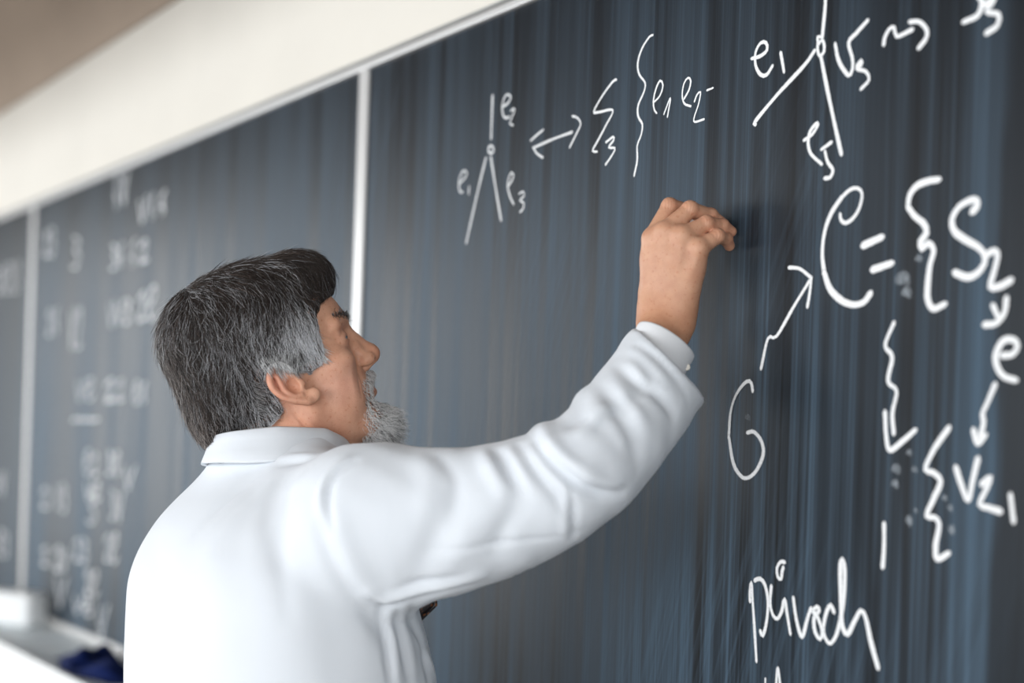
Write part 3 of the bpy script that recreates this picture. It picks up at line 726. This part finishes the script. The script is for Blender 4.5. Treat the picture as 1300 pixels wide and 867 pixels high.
# --- eyes
for s in (-1, 1):
    bm = bmesh.new(); bmesh.ops.create_uvsphere(bm, u_segments=24, v_segments=16, radius=0.0123)
    for v in bm.verts: v.co = Vector(head2w(np.array((85.2, 32*s, 21))))+v.co
    eye = bm_obj('eye', bm, M_EYE, person, smooth=True)
    g = head2w(np.array((85.2, 32*s, 21))); look = (HF*0.93+HU*0.1-HL*0.05); look /= np.linalg.norm(look)
    bm = bmesh.new(); bmesh.ops.create_uvsphere(bm, u_segments=16, v_segments=10, radius=0.0062)
    for v in bm.verts: v.co = Vector(g+look*0.0072)+v.co
    bm_obj('iris', bm, material('iris', (0.10, 0.13, 0.16), 0.1), eye, smooth=True)

# ------------------------------------------------------------------ lab coat
SEC = np.array([  # height, centre x, centre y, half width, half depth
    (0.50, 0.087, -0.462, 0.255, 0.180), (0.80, 0.087, -0.460, 0.245, 0.175), (1.00, 0.087, -0.457, 0.240, 0.172), (1.232, 0.087, -0.455, 0.250, 0.178),
    (1.290, 0.086, -0.463, 0.249, 0.168), (1.347, 0.085, -0.4725, 0.246, 0.157), (1.387, 0.083, -0.466, 0.236, 0.150), (1.427, 0.078, -0.452, 0.216, 0.140),
    (1.452, 0.070, -0.450, 0.185, 0.120), (1.472, 0.062, -0.448, 0.150, 0.100), (1.502, 0.055, -0.446, 0.105, 0.082), (1.535, 0.05, -0.445, 0.082, 0.072)])
zz_ = np.linspace(0.50, 1.535, 260); tab = [np.interp(zz_, SEC[:, 0], SEC[:, i]) for i in range(1, 5)]
kr = np.exp(-(np.arange(-12, 13)/6.0)**2); kr /= kr.sum()
SEC = np.stack([zz_]+[np.convolve(np.pad(c_, 12, mode='edge'), kr, 'valid') for c_ in tab], 1)
SLV = [J(462, 668, 1.855, 0.090), J(515, 668, 1.842, 0.086), J(560, 663, 1.835, 0.081), J(605, 655, 1.828, 0.0755), J(650, 642, 1.820, 0.0700), J(700, 623, 1.812, 0.0640),
       J(748, 594, 1.808, 0.0590), J(782, 552, 1.830, 0.0575), J(812, 512, 1.858, 0.0570), J(843, 470, 1.885, 0.0555), J(862, 443, 1.900, 0.0545)]
CUT_N = CR*0.725+CU*0.69; CUT_N /= np.linalg.norm(CUT_N); CUT_P = at(850.5, 465, 1.89)
def coat_sdf(P):
    P = P.astype(np.float32); z = P[:, 2]
    cx, cy, a, b = [np.interp(z, SEC[:, 0], SEC[:, i]).astype(np.float32) for i in (1, 2, 3, 4)]
    # slightly squared back
    u = np.abs((P[:, 0]-cx)/a); v = np.abs((P[:, 1]-cy)/b)
    d = ((u**2.25+v**2.25)**(1/2.25)-1)*np.minimum(a, b)
    d = np.maximum(d*0.8, z-1.535)
    d = smax(d, 0.50-z, 0.01)
    sl = chain(P, SLV, 0.02)
    sl = smax(sl, ((P-CUT_P.astype(np.float32))@CUT_N.astype(np.float32)), 0.003)
    hol = chain(P, [tuple(np.append(np.array(s[:3]), s[3]-0.0075)) for s in SLV[-4:]]+[J(885, 410, 1.92, 0.05)], 0.01)
    sl = smax(sl, -hol, 0.002)
    d = smin(d, cone(P, at(398, 622, 1.955), at(468, 655, 1.858), 0.045, 0.082), 0.05)
    for roll, k in ((((692,556,1.835,.018),(712,574,1.772,.019),(742,598,1.757,.016),(770,612,1.770,.010)), .014), (((656,574,1.835,.013),(672,592,1.772,.013),(698,622,1.757,.010)), .012),
                    (((614,583,1.838,.012),(626,602,1.775,.011),(640,624,1.757,.009)), .012), (((748,512,1.835,.016),(766,530,1.785,.014),(790,560,1.772,.010)), .014)):
        sl = smin(sl, chain(P, [J(*q) for q in roll], 0.01), k)
    d = smin(d, sl, 0.030)
    lf = chain(P, [(*(SHL+np.array([0.0, 0, -0.02])), 0.072), (*LEFT_EL, 0.06), (*(LEFT_WR+np.array([0, 0, 0.02])), 0.05)], 0.03)
    d = smin(d, lf, 0.03)
    # neck opening
    d = smax(d, -cone(P, HO-UP*0.03, HO-UP*0.125-RT*0.004, 0.068, 0.064), 0.006)
    return d
V, Q = sdf_mesh(coat_sdf, (-0.33, -0.70, 0.47), (0.56, -0.04, 1.82), 0.0042)
E_ = edges_of(Q); V = laplace(V, E_, 3)
tree = BVHTree.FromPolygons([Vector(v) for v in V], Q.tolist())
def hit(px, py):
    o = Vector(CAM); d = (Vector(at(px, py, 1.0))-o).normalized()
    r = tree.ray_cast(o, d); return None if r[0] is None else np.array(r[0])
FOLDS = [  # sign*depth mm, half width mm, points
    (8, 9, [(688,543),(700,566),(722,588),(758,612),(785,616)]), (-10, 8, [(683,563),(700,586),(722,604),(760,624),(788,626)]),
    (6, 10, [(668,562),(690,590),(716,616),(745,636)]), (-7, 8, [(660,567),(675,590),(700,620),(722,655)]), (5, 9, [(645,566),(660,592),(682,628)]),
    (-6, 7, [(632,575),(642,592),(662,622)]), (5, 9, [(612,572),(625,596),(640,622)]), (-4, 9, [(560,582),(578,611),(574,657)]), (4, 14, [(535,580),(545,612),(540,650)]),
    (-5, 16, [(590,620),(556,675),(530,730)]), (4, 18, [(620,640),(590,690),(560,728)]), (-2.5, 3.5, [(545,700),(600,694),(648,688),(740,672)]), (-4, 4, [(724,624),(728,650),(726,682)]),
    (3, 6, [(716,620),(718,650),(716,680)]), (-5, 12, [(660,640),(640,670),(628,700)]),
    (-6, 8, [(783,463),(806,482),(830,498),(856,520)]), (5, 8, [(800,462),(822,484),(846,506)]), (-5, 7, [(812,468),(837,500),(855,532)]), (4, 9, [(775,480),(800,512),(822,548)]),
    (-6, 11, [(763,492),(790,525),(805,560),(812,590)]), (-4, 9, [(828,480),(800,510),(772,532),(748,545)]), (4, 9, [(760,520),(745,545),(728,556)]), (-4, 10, [(742,505),(736,530),(716,545)]),
    (7, 10, [(470,752),(486,762),(510,756),(556,744),(610,730)]), (-11, 7, [(474,764),(490,773),(512,764),(545,753),(590,742)]), (-4, 6, [(505,748),(545,738),(590,730)]),
    (-8, 6, [(484,778),(489,800),(494,840),(497,867)]), (3, 10, [(498,775),(500,810),(506,867)]), (-5, 8, [(508,768),(505,795),(514,835),(520,867)]), (2.5, 9, [(516,768),(518,810),(528,867)]),
    (-6, 9, [(522,764),(530,800),(540,840),(545,867)]), (4, 8, [(530,768),(541,805),(552,860)]), (-5, 9, [(462,770),(475,790),(484,812)]),
    (-7, 5, [(450,585),(432,597),(420,612),(415,634),(422,668)]), (6, 8, [(440,585),(424,598),(409,618),(405,650)]), (-4, 10, [(400,650),(412,690),(432,730),(462,772)]), (4, 14, [(425,650),(440,700),(470,745)]),
    (-3.5, 12, [(372,612),(360,650),(356,700),(366,780)]), (3, 16, [(345,610),(330,660),(325,720)]), (-3.5, 7, [(355,590),(378,586),(398,582)]), (3, 7, [(350,582),(380,579),(400,577)]),
    (-3, 10, [(330,600),(295,630),(250,675)]), (3, 14, [(350,612),(310,650),(262,700)]), (-3, 22, [(190,690),(215,760),(225,860)]), (3, 25, [(270,700),(280,780),(285,860)]), (-3, 25, [(400,760),(425,810),(440,867)]),
    (-2.5, 3.5, [(806,436),(828,449),(848,468),(866,492),(874,512)]), (2.0, 5, [(800,444),(822,458),(842,478),(858,504)])]
N = normals_of(V, Q); D = np.zeros(len(V))
for amp, w, pts in FOLDS:
    P3 = [h for h in (hit(*p) for p in pts) if h is not None]
    if len(P3) < 2: continue
    d, s = polydist(V, catmull(P3, 0.01)); w /= 1000
    taper = np.sin(np.pi*np.clip(s*0.86+0.07, 0, 1))**0.7
    D += amp/1000*np.exp(-(d/w)**2)*taper
# soft general wrinkling, more on the sleeve
sl = chain(V.astype(np.float32), SLV, 0.02); on = np.clip(1-np.abs(sl)/0.03, 0, 1)
D += 0.0016*vnoise(V*np.array([1, 1, 0.6]), 42, 3)*(0.35+0.65*on)+0.0008*vnoise(V, 110, 5)*(0.2+0.8*on)+0.003*vnoise(V*np.array([1, 1, 0.25]), 26, 9)*np.clip((1.30-V[:, 2])/0.15, 0, 1)
V = V+N*D[:, None]; V = laplace(V, E_, 1)
coat = quad_mesh('lab_coat', V, Q, M_COAT, person, True)
coat['label'] = 'white cotton lab coat'

# --- turned-down collar
RC = np.array([0.057, -0.448]); RA, RB = 0.080, 0.086
SECT = [(-0.007, -0.050), (-0.005, -0.02), (-0.002, -0.004), (0.002, 0.0015), (0.006, 0.0), (0.011, -0.010), (0.019, -0.024), (0.028, -0.036), (0.029, -0.039), (0.025, -0.037), (0.010, -0.012), (0.003, -0.006)]
phis = np.radians(np.linspace(-100, 265, 110)); V = []; Fq = []
for i, p in enumerate(phis):
    fr = np.clip((-math.sin(p-0.0)*-1), -1, 1)
    zt = 1.549-0.030*np.clip((math.degrees(p)*-1-18)/60, 0, 1)**1.0-0.012*np.clip((math.degrees(p)-25)/60, 0, 1)-0.03*np.clip((math.degrees(p)-190)/60, 0, 1)
    for (o, zz) in SECT:
        wob = 0.0012*math.sin(7*p+zz*60)
        o = o*(1-0.45*min(1, max(0, (math.degrees(p)-20)/60))) if o > 0.008 else o
        V.append((RC[0]+(RA+o+wob)*math.cos(p), RC[1]-(RB+o+wob)*math.sin(p), zt+zz*(1.0+0.08*math.sin(3*p))))
m = len(SECT)
for i in range(len(phis)-1):
    for j in range(m): Fq.append((i*m+j, i*m+(j+1) % m, (i+1)*m+(j+1) % m, (i+1)*m+j))
V = np.array(V); Fq = np.array(Fq)
mesh_obj('collar', V, [tuple(q) for q in Fq]+[tuple(range(m))[::-1], tuple(range(len(V)-m, len(V)))], M_COAT, coat, True)
# hanging loop under the collar
bm = bmesh.new(); c0 = at(271, 587, 2.075)
for k in range(2): pass
box_bm(bm, -0.0015, 0.0015, -0.008, 0.008, -0.0015, 0.0015)
for v in bm.verts: v.co = Vector(c0)+Vector(RT*v.co.y*0.9+UP*(v.co.z+v.co.y*0.7)+FW*v.co.x)
bm_obj('hanging_loop', bm, material('loop_tape', (0.10, 0.06, 0.06), 0.8), coat, 0.0004)

# --- shirt cuff showing at the wrist
ax0 = (at(881, 452, 1.905)-at(809, 410, 1.905))/2; axd = FW*0.036-CU*0.010
n = 48; V = []; Fq = []
rings = [(at(822, 480, 1.875), 0.86, 0), (at(832, 458, 1.888), 0.97, 0), (at(843, 436, 1.900), 1.0, 0), (at(845.5, 431.5, 1.902), 1.0, 0), (at(845.5, 431.5, 1.902), 0.955, 0), (at(832, 458, 1.888), 0.92, 0)]
for c, s, _ in rings:
    for k in range(n):
        a = 2*math.pi*k/n; w = 1+0.02*math.sin(3*a+1)
        V.append(c+ax0*s*w*math.cos(a)+axd*s*w*math.sin(a))
for i in range(len(rings)-1):
    for k in range(n): Fq.append((i*n+k, i*n+(k+1) % n, (i+1)*n+(k+1) % n, (i+1)*n+k))
cuff = mesh_obj('shirt_cuff', V, Fq, M_SHIRT, person, True)
sm = cuff.modifiers.new('round', 'SUBSURF'); sm.levels = 1; sm.render_levels = 1
bm = bmesh.new(); bmesh.ops.create_cone(bm, cap_ends=True, segments=16, radius1=0.0045, radius2=0.0038, depth=0.003)
bc = at(872, 466, 1.885)
for v in bm.verts: v.co = Vector(bc)+Vector(RT*v.co.x+UP*v.co.y-FW*v.co.z)
bm_obj('button', bm, material('pearl_button', (0.75, 0.68, 0.58), 0.3), cuff, smooth=False)

# --- necktie swinging out of the coat front
M_TIE = material('tie_silk', (0.03, 0.02, 0.018), 0.35); t = NT(M_TIE)
vo = t.n('ShaderNodeTexVoronoi'); vo.inputs['Scale'].default_value = 1.0; t.l(t.coords((150, 150, 150)), vo.inputs['Vector'])
t.l(t.ramp(vo.outputs['Distance'], [(0.30, (0.26, 0.10, 0.04)), (0.42, (0.016, 0.011, 0.012))]), t.b.inputs['Base Color'])
path = [(1.475, -0.345, 0.014), (1.45, -0.325, 0.018), (1.41, -0.300, 0.022), (1.375, -0.268, 0.026), (1.345, -0.251, 0.029), (1.322, -0.250, 0.030), (1.302, -0.272, 0.028), (1.27, -0.32, 0.026)]
V = []; Fq = []
for z, y, hw in path:
    for x, o in ((-hw, 0), (-hw*0.6, 0.004), (0, 0.006), (hw*0.6, 0.004), (hw, 0), (hw*0.6, -0.003), (0, -0.004), (-hw*0.6, -0.003)):
        V.append((0.10+x, y+o, z))
for i in range(len(path)-1):
    for k in range(8): Fq.append((i*8+k, i*8+(k+1) % 8, (i+1)*8+(k+1) % 8, (i+1)*8+k))
Fq += [tuple(range(8)), tuple(range(len(V)-8, len(V)))[::-1]]
tie = mesh_obj('necktie', V, Fq, M_TIE, person, True); tie['label'] = 'dark patterned necktie'

# --- trousers and shoes
M_TROUSER = material('charcoal_wool', (0.05, 0.05, 0.06), 0.85)
def trouser_sdf(P):
    P = P.astype(np.float32)
    d = ell(P, (TO[0], TO[1], 0.92), (0.17, 0.12, 0.14))
    for s in (-1, 1):
        d = smin(d, chain(P, [(TO[0]+0.085*s, TO[1], 0.86, 0.092), (TO[0]+0.10*s, TO[1]+0.01, 0.48, 0.07), (TO[0]+0.11*s, TO[1]-0.005, 0.07, 0.06)], 0.03), 0.03)
    return smax(d, 0.035-P[:, 2], 0.005)
V, Q = sdf_mesh(trouser_sdf, (-0.16, -0.62, 0.0), (0.34, -0.3, 1.1), 0.01)
quad_mesh('trousers', V, Q, M_TROUSER, person, True)
M_SHOE = material('black_leather', (0.02, 0.018, 0.016), 0.3)
for s in (-1, 1):
    cxs = TO[0]+0.115*s
    def shoe_sdf(P):
        P = P.astype(np.float32)
        d = smin(ell(P, (cxs, TO[1]-0.02, 0.045), (0.045, 0.07, 0.06)), ell(P, (cxs+0.008*s, TO[1]+0.08, 0.025), (0.05, 0.105, 0.045)), 0.03)
        return smax(d, 0.0005-P[:, 2], 0.003)
    V, Q = sdf_mesh(shoe_sdf, (cxs-0.09, TO[1]-0.12, -0.01), (cxs+0.09, TO[1]+0.21, 0.13), 0.006)
    quad_mesh('shoe', V, Q, M_SHOE, person, True)

# ------------------------------------------------------------------ hair, beard and brows: a soft core with strands laid over it
def px2prof(px, py, near=366.0):
    dx = (np.asarray(px)-near)/0.995; du = (487-np.asarray(py))/0.995; c, s = math.cos(math.radians(25)), math.sin(math.radians(25))
    return np.stack([(dx*c+du*s)/0.988, -dx*s+du*c], -1)
def pdir(dx, dy):
    c, s = math.cos(math.radians(25)), math.sin(math.radians(25)); v = np.stack([dx*c-dy*s, -dx*s-dy*c], -1)
    return v/np.linalg.norm(v, axis=-1, keepdims=True)
FLOW = np.array([(300,335,1,.15),(360,322,1,.25),(400,335,1,.5),(420,345,.6,1),(290,370,.8,.6),(340,360,.7,.8),(390,365,.5,1),(270,400,.5,1),(320,410,.35,1),(360,410,.1,1),(385,430,.25,1),(403,450,.5,.8),
    (215,410,-.3,1),(210,450,.1,1),(230,420,0,1),(260,450,.1,1),(300,460,.15,1),(330,460,.3,1),(225,510,.35,1),(250,550,.35,1),(262,578,.3,1),(280,520,.1,1),(310,520,.1,1),(330,530,.5,.9),(345,505,.6,.8),(228,390,-.6,.6),(258,362,.5,.2)], float)
GREY = np.array([(300,340,.10),(360,330,.07),(400,350,.03),(340,370,.12),(390,375,.04),(270,390,.2),(220,400,.33),(240,430,.2),(300,430,.35),(340,425,.5),(355,405,.30),(372,425,.88),(395,425,1.05),(385,405,.8),(400,455,.85),(330,470,.5),(300,480,.3),(260,480,.18),
    (222,490,.34),(250,545,.42),(265,575,.3),(300,530,.45),(330,525,.6),(350,515,.7)], float)
FP = px2prof(FLOW[:, 0], FLOW[:, 1]); FD = pdir(FLOW[:, 2], FLOW[:, 3]); GP = px2prof(GREY[:, 0], GREY[:, 1])
def idw(P, C, vals, p=3):
    d = np.linalg.norm(P[:, None, :]-C[None], axis=2)+2.0; w = d**-p; w /= w.sum(1, keepdims=True)
    return w @ vals
def grad(fn, P, e=0.8):
    g = np.stack([fn(P+np.eye(3)[k]*e)-fn(P-np.eye(3)[k]*e) for k in range(3)], 1)
    return g/(np.linalg.norm(g, axis=1)[:, None]+1e-9)
def strands_mesh(name, S, rad, cols, mat, parent):
    """S: (n, m, 3) world points; tapering three-sided tubes in one mesh"""
    n_, m_ = S.shape[:2]
    T = np.gradient(S, axis=1); T /= np.linalg.norm(T, axis=2, keepdims=True)+1e-12
    ref = np.cross(T, np.array([0.31, 0.83, 0.46])); ref /= np.linalg.norm(ref, axis=2, keepdims=True)+1e-12
    bi = np.cross(T, ref); tp = np.linspace(0, 1, m_); tp = np.clip(1.05-tp**2.5, 0.12, 1)
    V = []
    for k in range(3):
        a = 2*math.pi*k/3; V.append(S+(ref*math.cos(a)+bi*math.sin(a))*(rad[:, None]*tp[None])[:, :, None])
    V = np.stack(V, 2).reshape(-1, 3)
    b = (np.arange(n_)[:, None, None]*m_+np.arange(m_-1)[None, :, None])*3; k = np.arange(3)[None, None]; k2 = (k+1) % 3
    Qd = np.stack([b+k, b+k2, b+3+k2, b+3+k], -1).reshape(-1, 4)
    return quad_mesh(name, V, Qd, mat, parent, True, np.repeat(cols, m_*3, axis=0))

V, Q = sdf_mesh(hair_sdf, (-150, -110, -60), (140, 110, 185), 2.6)
V = laplace(V, edges_of(Q), 2)
g = idw(V[:, [0, 2]], GP, GREY[:, 2:3])[:, 0]
core_c = np.array([0.022, 0.017, 0.015])*(1-g[:, None])+np.array([0.13, 0.13, 0.135])*g[:, None]
# core shrunk a little so that the strands stand on it
Ng = grad(hair_sdf, V)
Vc, Qc = sdf_mesh(lambda P: hair_sdf(P, 6.0)+2.5, (-150, -110, -60), (140, 110, 185), 3.0)
g = idw(Vc[:, [0, 2]], GP, GREY[:, 2:3])[:, 0]
core_c = np.array([0.022, 0.017, 0.015])*(1-g[:, None]**2)+np.array([0.55, 0.55, 0.56])*g[:, None]**2
hair = quad_mesh('hair', head2w(Vc), Qc, M_HAIR, person, True, core_c)
hair['label'] = 'thick dark brown hair turning grey at the temples'
NH, MS = 22000, 9
wgt = np.where(V[:, 1] < 25, 1.0, 0.30); wgt /= wgt.sum()
R = V[RNG.choice(len(V), NH, p=wgt)]+RNG.normal(size=(NH, 3))*1.2
grey = idw(R[:, [0, 2]], GP, GREY[:, 2:3])[:, 0]
front = np.clip((R[:, 0]-20)/60, 0, 1)*np.clip((R[:, 2]-70)/30, 0, 1)
temple = np.exp(-(((R[:, 0]-38)/28)**2+((R[:, 2]-28)/30)**2))
length = RNG.uniform(22, 46, NH)*(1-0.45*temple); step = length/(MS-1)
lift0 = RNG.uniform(-2.5, 1.5, NH); lift1 = RNG.uniform(-0.5, 5.0, NH)+6*(RNG.random(NH) < 0.05)
ang = RNG.normal(0, 0.13, NH)+0.30*vnoise(R, 0.10, 4)+0.16*vnoise(R, 0.28, 6); curl = RNG.normal(0, 0.06, NH)
S = np.zeros((NH, MS, 3)); p = R.copy(); G = grad(hair_sdf, p); S[:, 0] = p
tip_out = RNG.uniform(0, 1, NH)**3
for i in range(1, MS):
    fl = idw(p[:, [0, 2]], FP, FD); d3 = np.stack([fl[:, 0], np.zeros(NH), fl[:, 1]], 1)
    # over the crown the hair falls to both sides
    d3[:, 1] += np.sign(p[:, 1]+1e-3)*0.35*np.clip((p[:, 2]-110)/50, 0, 1)
    G = grad(hair_sdf, p); d3 -= G*(d3*G).sum(1)[:, None]; d3 /= np.linalg.norm(d3, axis=1)[:, None]+1e-6
    sd = np.cross(G, d3); a = ang+curl*i
    d3 = d3*np.cos(a)[:, None]+sd*np.sin(a)[:, None]
    p = p+d3*step[:, None]
    fr = i/(MS-1); want = lift0+(lift1-lift0)*fr
    f = hair_sdf(p); corr = np.clip(f-want, -6, 6)*0.8
    hold = np.where(np.abs(poly_sd(p[:, 0], p[:, 2], HAIR_POLY)) < 6, 0.15, 1.0)     # ends leave the volume at its border
    p = p-G*(corr*hold)[:, None]
    S[:, i] = p
isg = RNG.random(NH) < np.clip(grey*0.95, 0, 1)
gv = RNG.uniform(0.22, 0.50, NH)+0.60*np.clip((grey-0.3)/0.5, 0, 1)*RNG.uniform(0.5, 1, NH); dv = RNG.uniform(0.6, 1.7, NH)+2.0*(RNG.random(NH) < 0.12)
cols = np.where(isg[:, None], gv[:, None]*np.array([1.0, 1.0, 1.03]), dv[:, None]*np.array([0.030, 0.021, 0.017]))
back = np.clip((-R[:, 0]-85)/40, 0, 1); cols = np.where((isg & (RNG.random(NH) < back))[:, None], cols*np.array([0.75, 0.66, 0.60]), cols)
strands_mesh('hair_strands', head2w(S.reshape(-1, 3)).reshape(S.shape), RNG.uniform(0.00018, 0.00034, NH), cols, M_HAIR, hair)['kind'] = 'stuff'
# wisps curling round below the ear
n_ = 260; u = RNG.random((n_, 1)); st = np.array([-34, -80, 14])*(1-u)+np.array([-44, -74, -22])*u+RNG.normal(size=(n_, 3))*2.0
S = np.zeros((n_, MS, 3)); L = RNG.uniform(18, 34, n_); a0 = RNG.normal(0, 0.2, n_)
pp = st.copy(); S[:, 0] = pp
for i in range(1, MS):
    fr = i/(MS-1); th = -1.5+1.75*fr+a0
    d3 = np.stack([np.cos(th), np.full(n_, -0.02), np.sin(th)*1.0], 1); pp = pp+d3*(L/(MS-1))[:, None]
    f = head_sdf(pp, False); pp = pp-grad(lambda q: head_sdf(q, False), pp)*np.clip(f-3.5, -8, 3)[:, None]; S[:, i] = pp
cols = np.where((RNG.random(n_) < 0.7)[:, None], RNG.uniform(0.35, 0.6, n_)[:, None]*np.ones(3), np.array([0.04, 0.03, 0.03]))
strands_mesh('hair_wisps', head2w(S.reshape(-1, 3)).reshape(S.shape), RNG.uniform(0.0002, 0.00032, n_), cols, M_HAIR, hair)['kind'] = 'stuff'

# strands falling over the top of the ear
n_ = 900; u = RNG.random((n_, 1)); st = np.array([-16, -88, 30])*(1-u)+np.array([30, -80, 22])*u+RNG.normal(size=(n_, 3))*np.array([2.5, 1.5, 3.5])
S = np.zeros((n_, MS, 3)); L = RNG.uniform(10, 24, n_); a0 = RNG.normal(0, 0.22, n_); pp = st.copy(); S[:, 0] = pp
for i in range(1, MS):
    th = -1.75+0.5*i/(MS-1)+a0; pp = pp+np.stack([np.cos(th), np.full(n_, -0.25), np.sin(th)], 1)*(L/(MS-1))[:, None]
    f = head_sdf(pp); pp = pp-grad(head_sdf, pp)*np.clip(f-2.0, -6, 1.5)[:, None]; S[:, i] = pp
cols = np.where((RNG.random(n_) < 0.75)[:, None], RNG.uniform(0.4, 0.8, n_)[:, None]*np.ones(3), np.array([0.05, 0.04, 0.04]))
strands_mesh('hair_fringe', head2w(S.reshape(-1, 3)).reshape(S.shape), RNG.uniform(0.0002, 0.00032, n_), cols, M_HAIR, hair)['kind'] = 'stuff'

# short grey hair along the edge of the sideburn and temple
n_ = 900; u = RNG.random(n_); R = np.where((u < 0.6)[:, None], np.stack([RNG.uniform(14, 60, n_), np.full(n_, -78.0), RNG.uniform(9, 30, n_)], 1), np.stack([RNG.uniform(50, 66, n_), np.full(n_, -74.0), RNG.uniform(18, 68, n_)], 1))
for k in range(4): R = R-grad(lambda q: head_sdf(q, False), R)*(head_sdf(R, False)-3.0)[:, None]
S = np.zeros((n_, MS, 3)); L = RNG.uniform(7, 17, n_); a0 = RNG.normal(0, 0.2, n_); pp = R.copy(); S[:, 0] = pp
for i in range(1, MS):
    th = -1.35+0.35*i/(MS-1)+a0; pp = pp+np.stack([np.cos(th), np.full(n_, -0.1), np.sin(th)], 1)*(L/(MS-1))[:, None]
    f = head_sdf(pp, False); pp = pp-grad(lambda q: head_sdf(q, False), pp)*np.clip(f-3.5, -6, 1.0)[:, None]; S[:, i] = pp
cols = np.where((RNG.random(n_) < 0.88)[:, None], RNG.uniform(0.5, 0.92, n_)[:, None]*np.ones(3), np.array([0.06, 0.05, 0.05]))
strands_mesh('sideburn', head2w(S.reshape(-1, 3)).reshape(S.shape), RNG.uniform(0.0002, 0.00032, n_), cols, M_HAIR, hair)['kind'] = 'stuff'

# --- beard and moustache
V, Q = sdf_mesh(beard_sdf, (40, -60, -140), (130, 60, -20), 2.0)
V = laplace(V, edges_of(Q), 2); Ng = grad(beard_sdf, V)
bd = quad_mesh('beard', head2w(V-Ng*6.0), Q, M_HAIR, person, True, np.tile(np.array([0.66, 0.65, 0.64]), (len(V), 1)))
bd['label'] = 'short white and grey beard with moustache'
NB, MB_ = 5200, 7
R = V[RNG.choice(len(V), NB)]-RNG.uniform(0, 5, NB)[:, None]*0
R = R[head_sdf(R, False) > -3]; NB = len(R)
S = np.zeros((NB, MB_, 3)); p = R.copy(); S[:, 0] = p
chin = np.clip((-R[:, 2]-62)/25, 0, 1); L = 8+RNG.uniform(4, 18, NB)*chin; Gd = grad(beard_sdf, p)
ph = RNG.uniform(0, 6.28, NB); cl = RNG.uniform(0.3, 0.9, NB)
for i in range(1, MB_):
    down = np.stack([0.15+0.35*chin, np.zeros(NB), -np.ones(NB)], 1)
    d3 = down*(1.0-0.35*chin)[:, None]+Gd*(0.25+0.45*chin)[:, None]
    d3 += cl[:, None]*np.stack([np.sin(ph+i*1.0), np.cos(ph*1.7+i*1.2), 0.7*np.sin(ph*2.3+i*1.1)], 1)
    d3 /= np.linalg.norm(d3, axis=1)[:, None]; p = p+d3*(L/(MB_-1))[:, None]
    f = head_sdf(p, False); p = p+np.where(f < 1.0, 1.0-f, 0)[:, None]*Gd*0.8
    S[:, i] = p
gv = RNG.uniform(0.72, 1.0, NB); dk = RNG.random(NB) < 0.13; cols = np.where(dk[:, None], np.array([0.06, 0.05, 0.05]), gv[:, None]*np.array([1.0, 0.99, 0.98]))
strands_mesh('beard_strands', head2w(S.reshape(-1, 3)).reshape(S.shape), RNG.uniform(0.00022, 0.00038, NB), cols, M_HAIR, bd)['kind'] = 'stuff'

# --- eyebrows
for s in (-1, 1):
    n_ = 260; u = RNG.random(n_); R = np.stack([108-20*u**1.5, s*(10+34*u), 46+4*np.sin(u*3)+RNG.normal(0, 2.6, n_)], 1)
    f = head_sdf(R, False); R = R-grad(lambda q: head_sdf(q, False), R)*(f+0.5)[:, None]
    S = np.zeros((n_, 6, 3)); p = R.copy(); S[:, 0] = p; Gd = grad(lambda q: head_sdf(q, False), p); L = RNG.uniform(4, 9, n_)
    dr = np.stack([0.25-0.5*u, s*(0.35+0.6*u), RNG.normal(-0.05, 0.35, n_)], 1)
    for i in range(1, 6):
        d3 = dr+Gd*(0.55-0.14*i)[:, None] if False else dr+Gd*(0.75-0.15*i); d3 /= np.linalg.norm(d3, axis=1)[:, None]
        p = p+d3*(L/5)[:, None]; S[:, i] = p
    dk = RNG.random(n_) < 0.5; cols = np.where(dk[:, None], RNG.uniform(0.02, 0.05, n_)[:, None]*np.array([1, .8, .7]), RNG.uniform(0.25, 0.5, n_)[:, None]*np.ones(3))
    strands_mesh('eyebrow', head2w(S.reshape(-1, 3)).reshape(S.shape), RNG.uniform(0.00025, 0.0004, n_), cols, M_HAIR, person)['kind'] = 'stuff'

# ------------------------------------------------------------------ the piece of chalk in his fingers
a = np.array([0.352, -0.060, 1.8235]); b = np.array([0.3855, -0.0215, 1.8235]); ax = (b-a)/np.linalg.norm(b-a)
q1 = np.cross(ax, UP); q2 = np.cross(q1, ax); V = []; Fq = []
st = [(0.0, 0.0040), (0.0006, 0.0046), (0.03, 0.0047), (0.048, 0.0045), (0.0505, 0.0034), (0.0512, 0.0018)]
for l, r in st:
    for k in range(16): V.append(a+ax*l+(q1*math.cos(k*math.pi/8)+q2*math.sin(k*math.pi/8))*r)
for i in range(len(st)-1):
    for k in range(16): Fq.append((i*16+k, i*16+(k+1) % 16, (i+1)*16+(k+1) % 16, (i+1)*16+k))
Fq += [tuple(range(16))[::-1], tuple(range(len(V)-16, len(V)))]
M_STICK = material('chalk_stick', (0.9, 0.9, 0.88), 0.95, 0.1); t = NT(M_STICK); t.bump(t.noise(t.coords((1, 1, 1)), 900, 3), 0.3, 0.0006)
tag(mesh_obj('chalk_stick', V, Fq, M_STICK, None, True), 'short white stick of chalk held in the fingers of the writing hand', 'chalk')
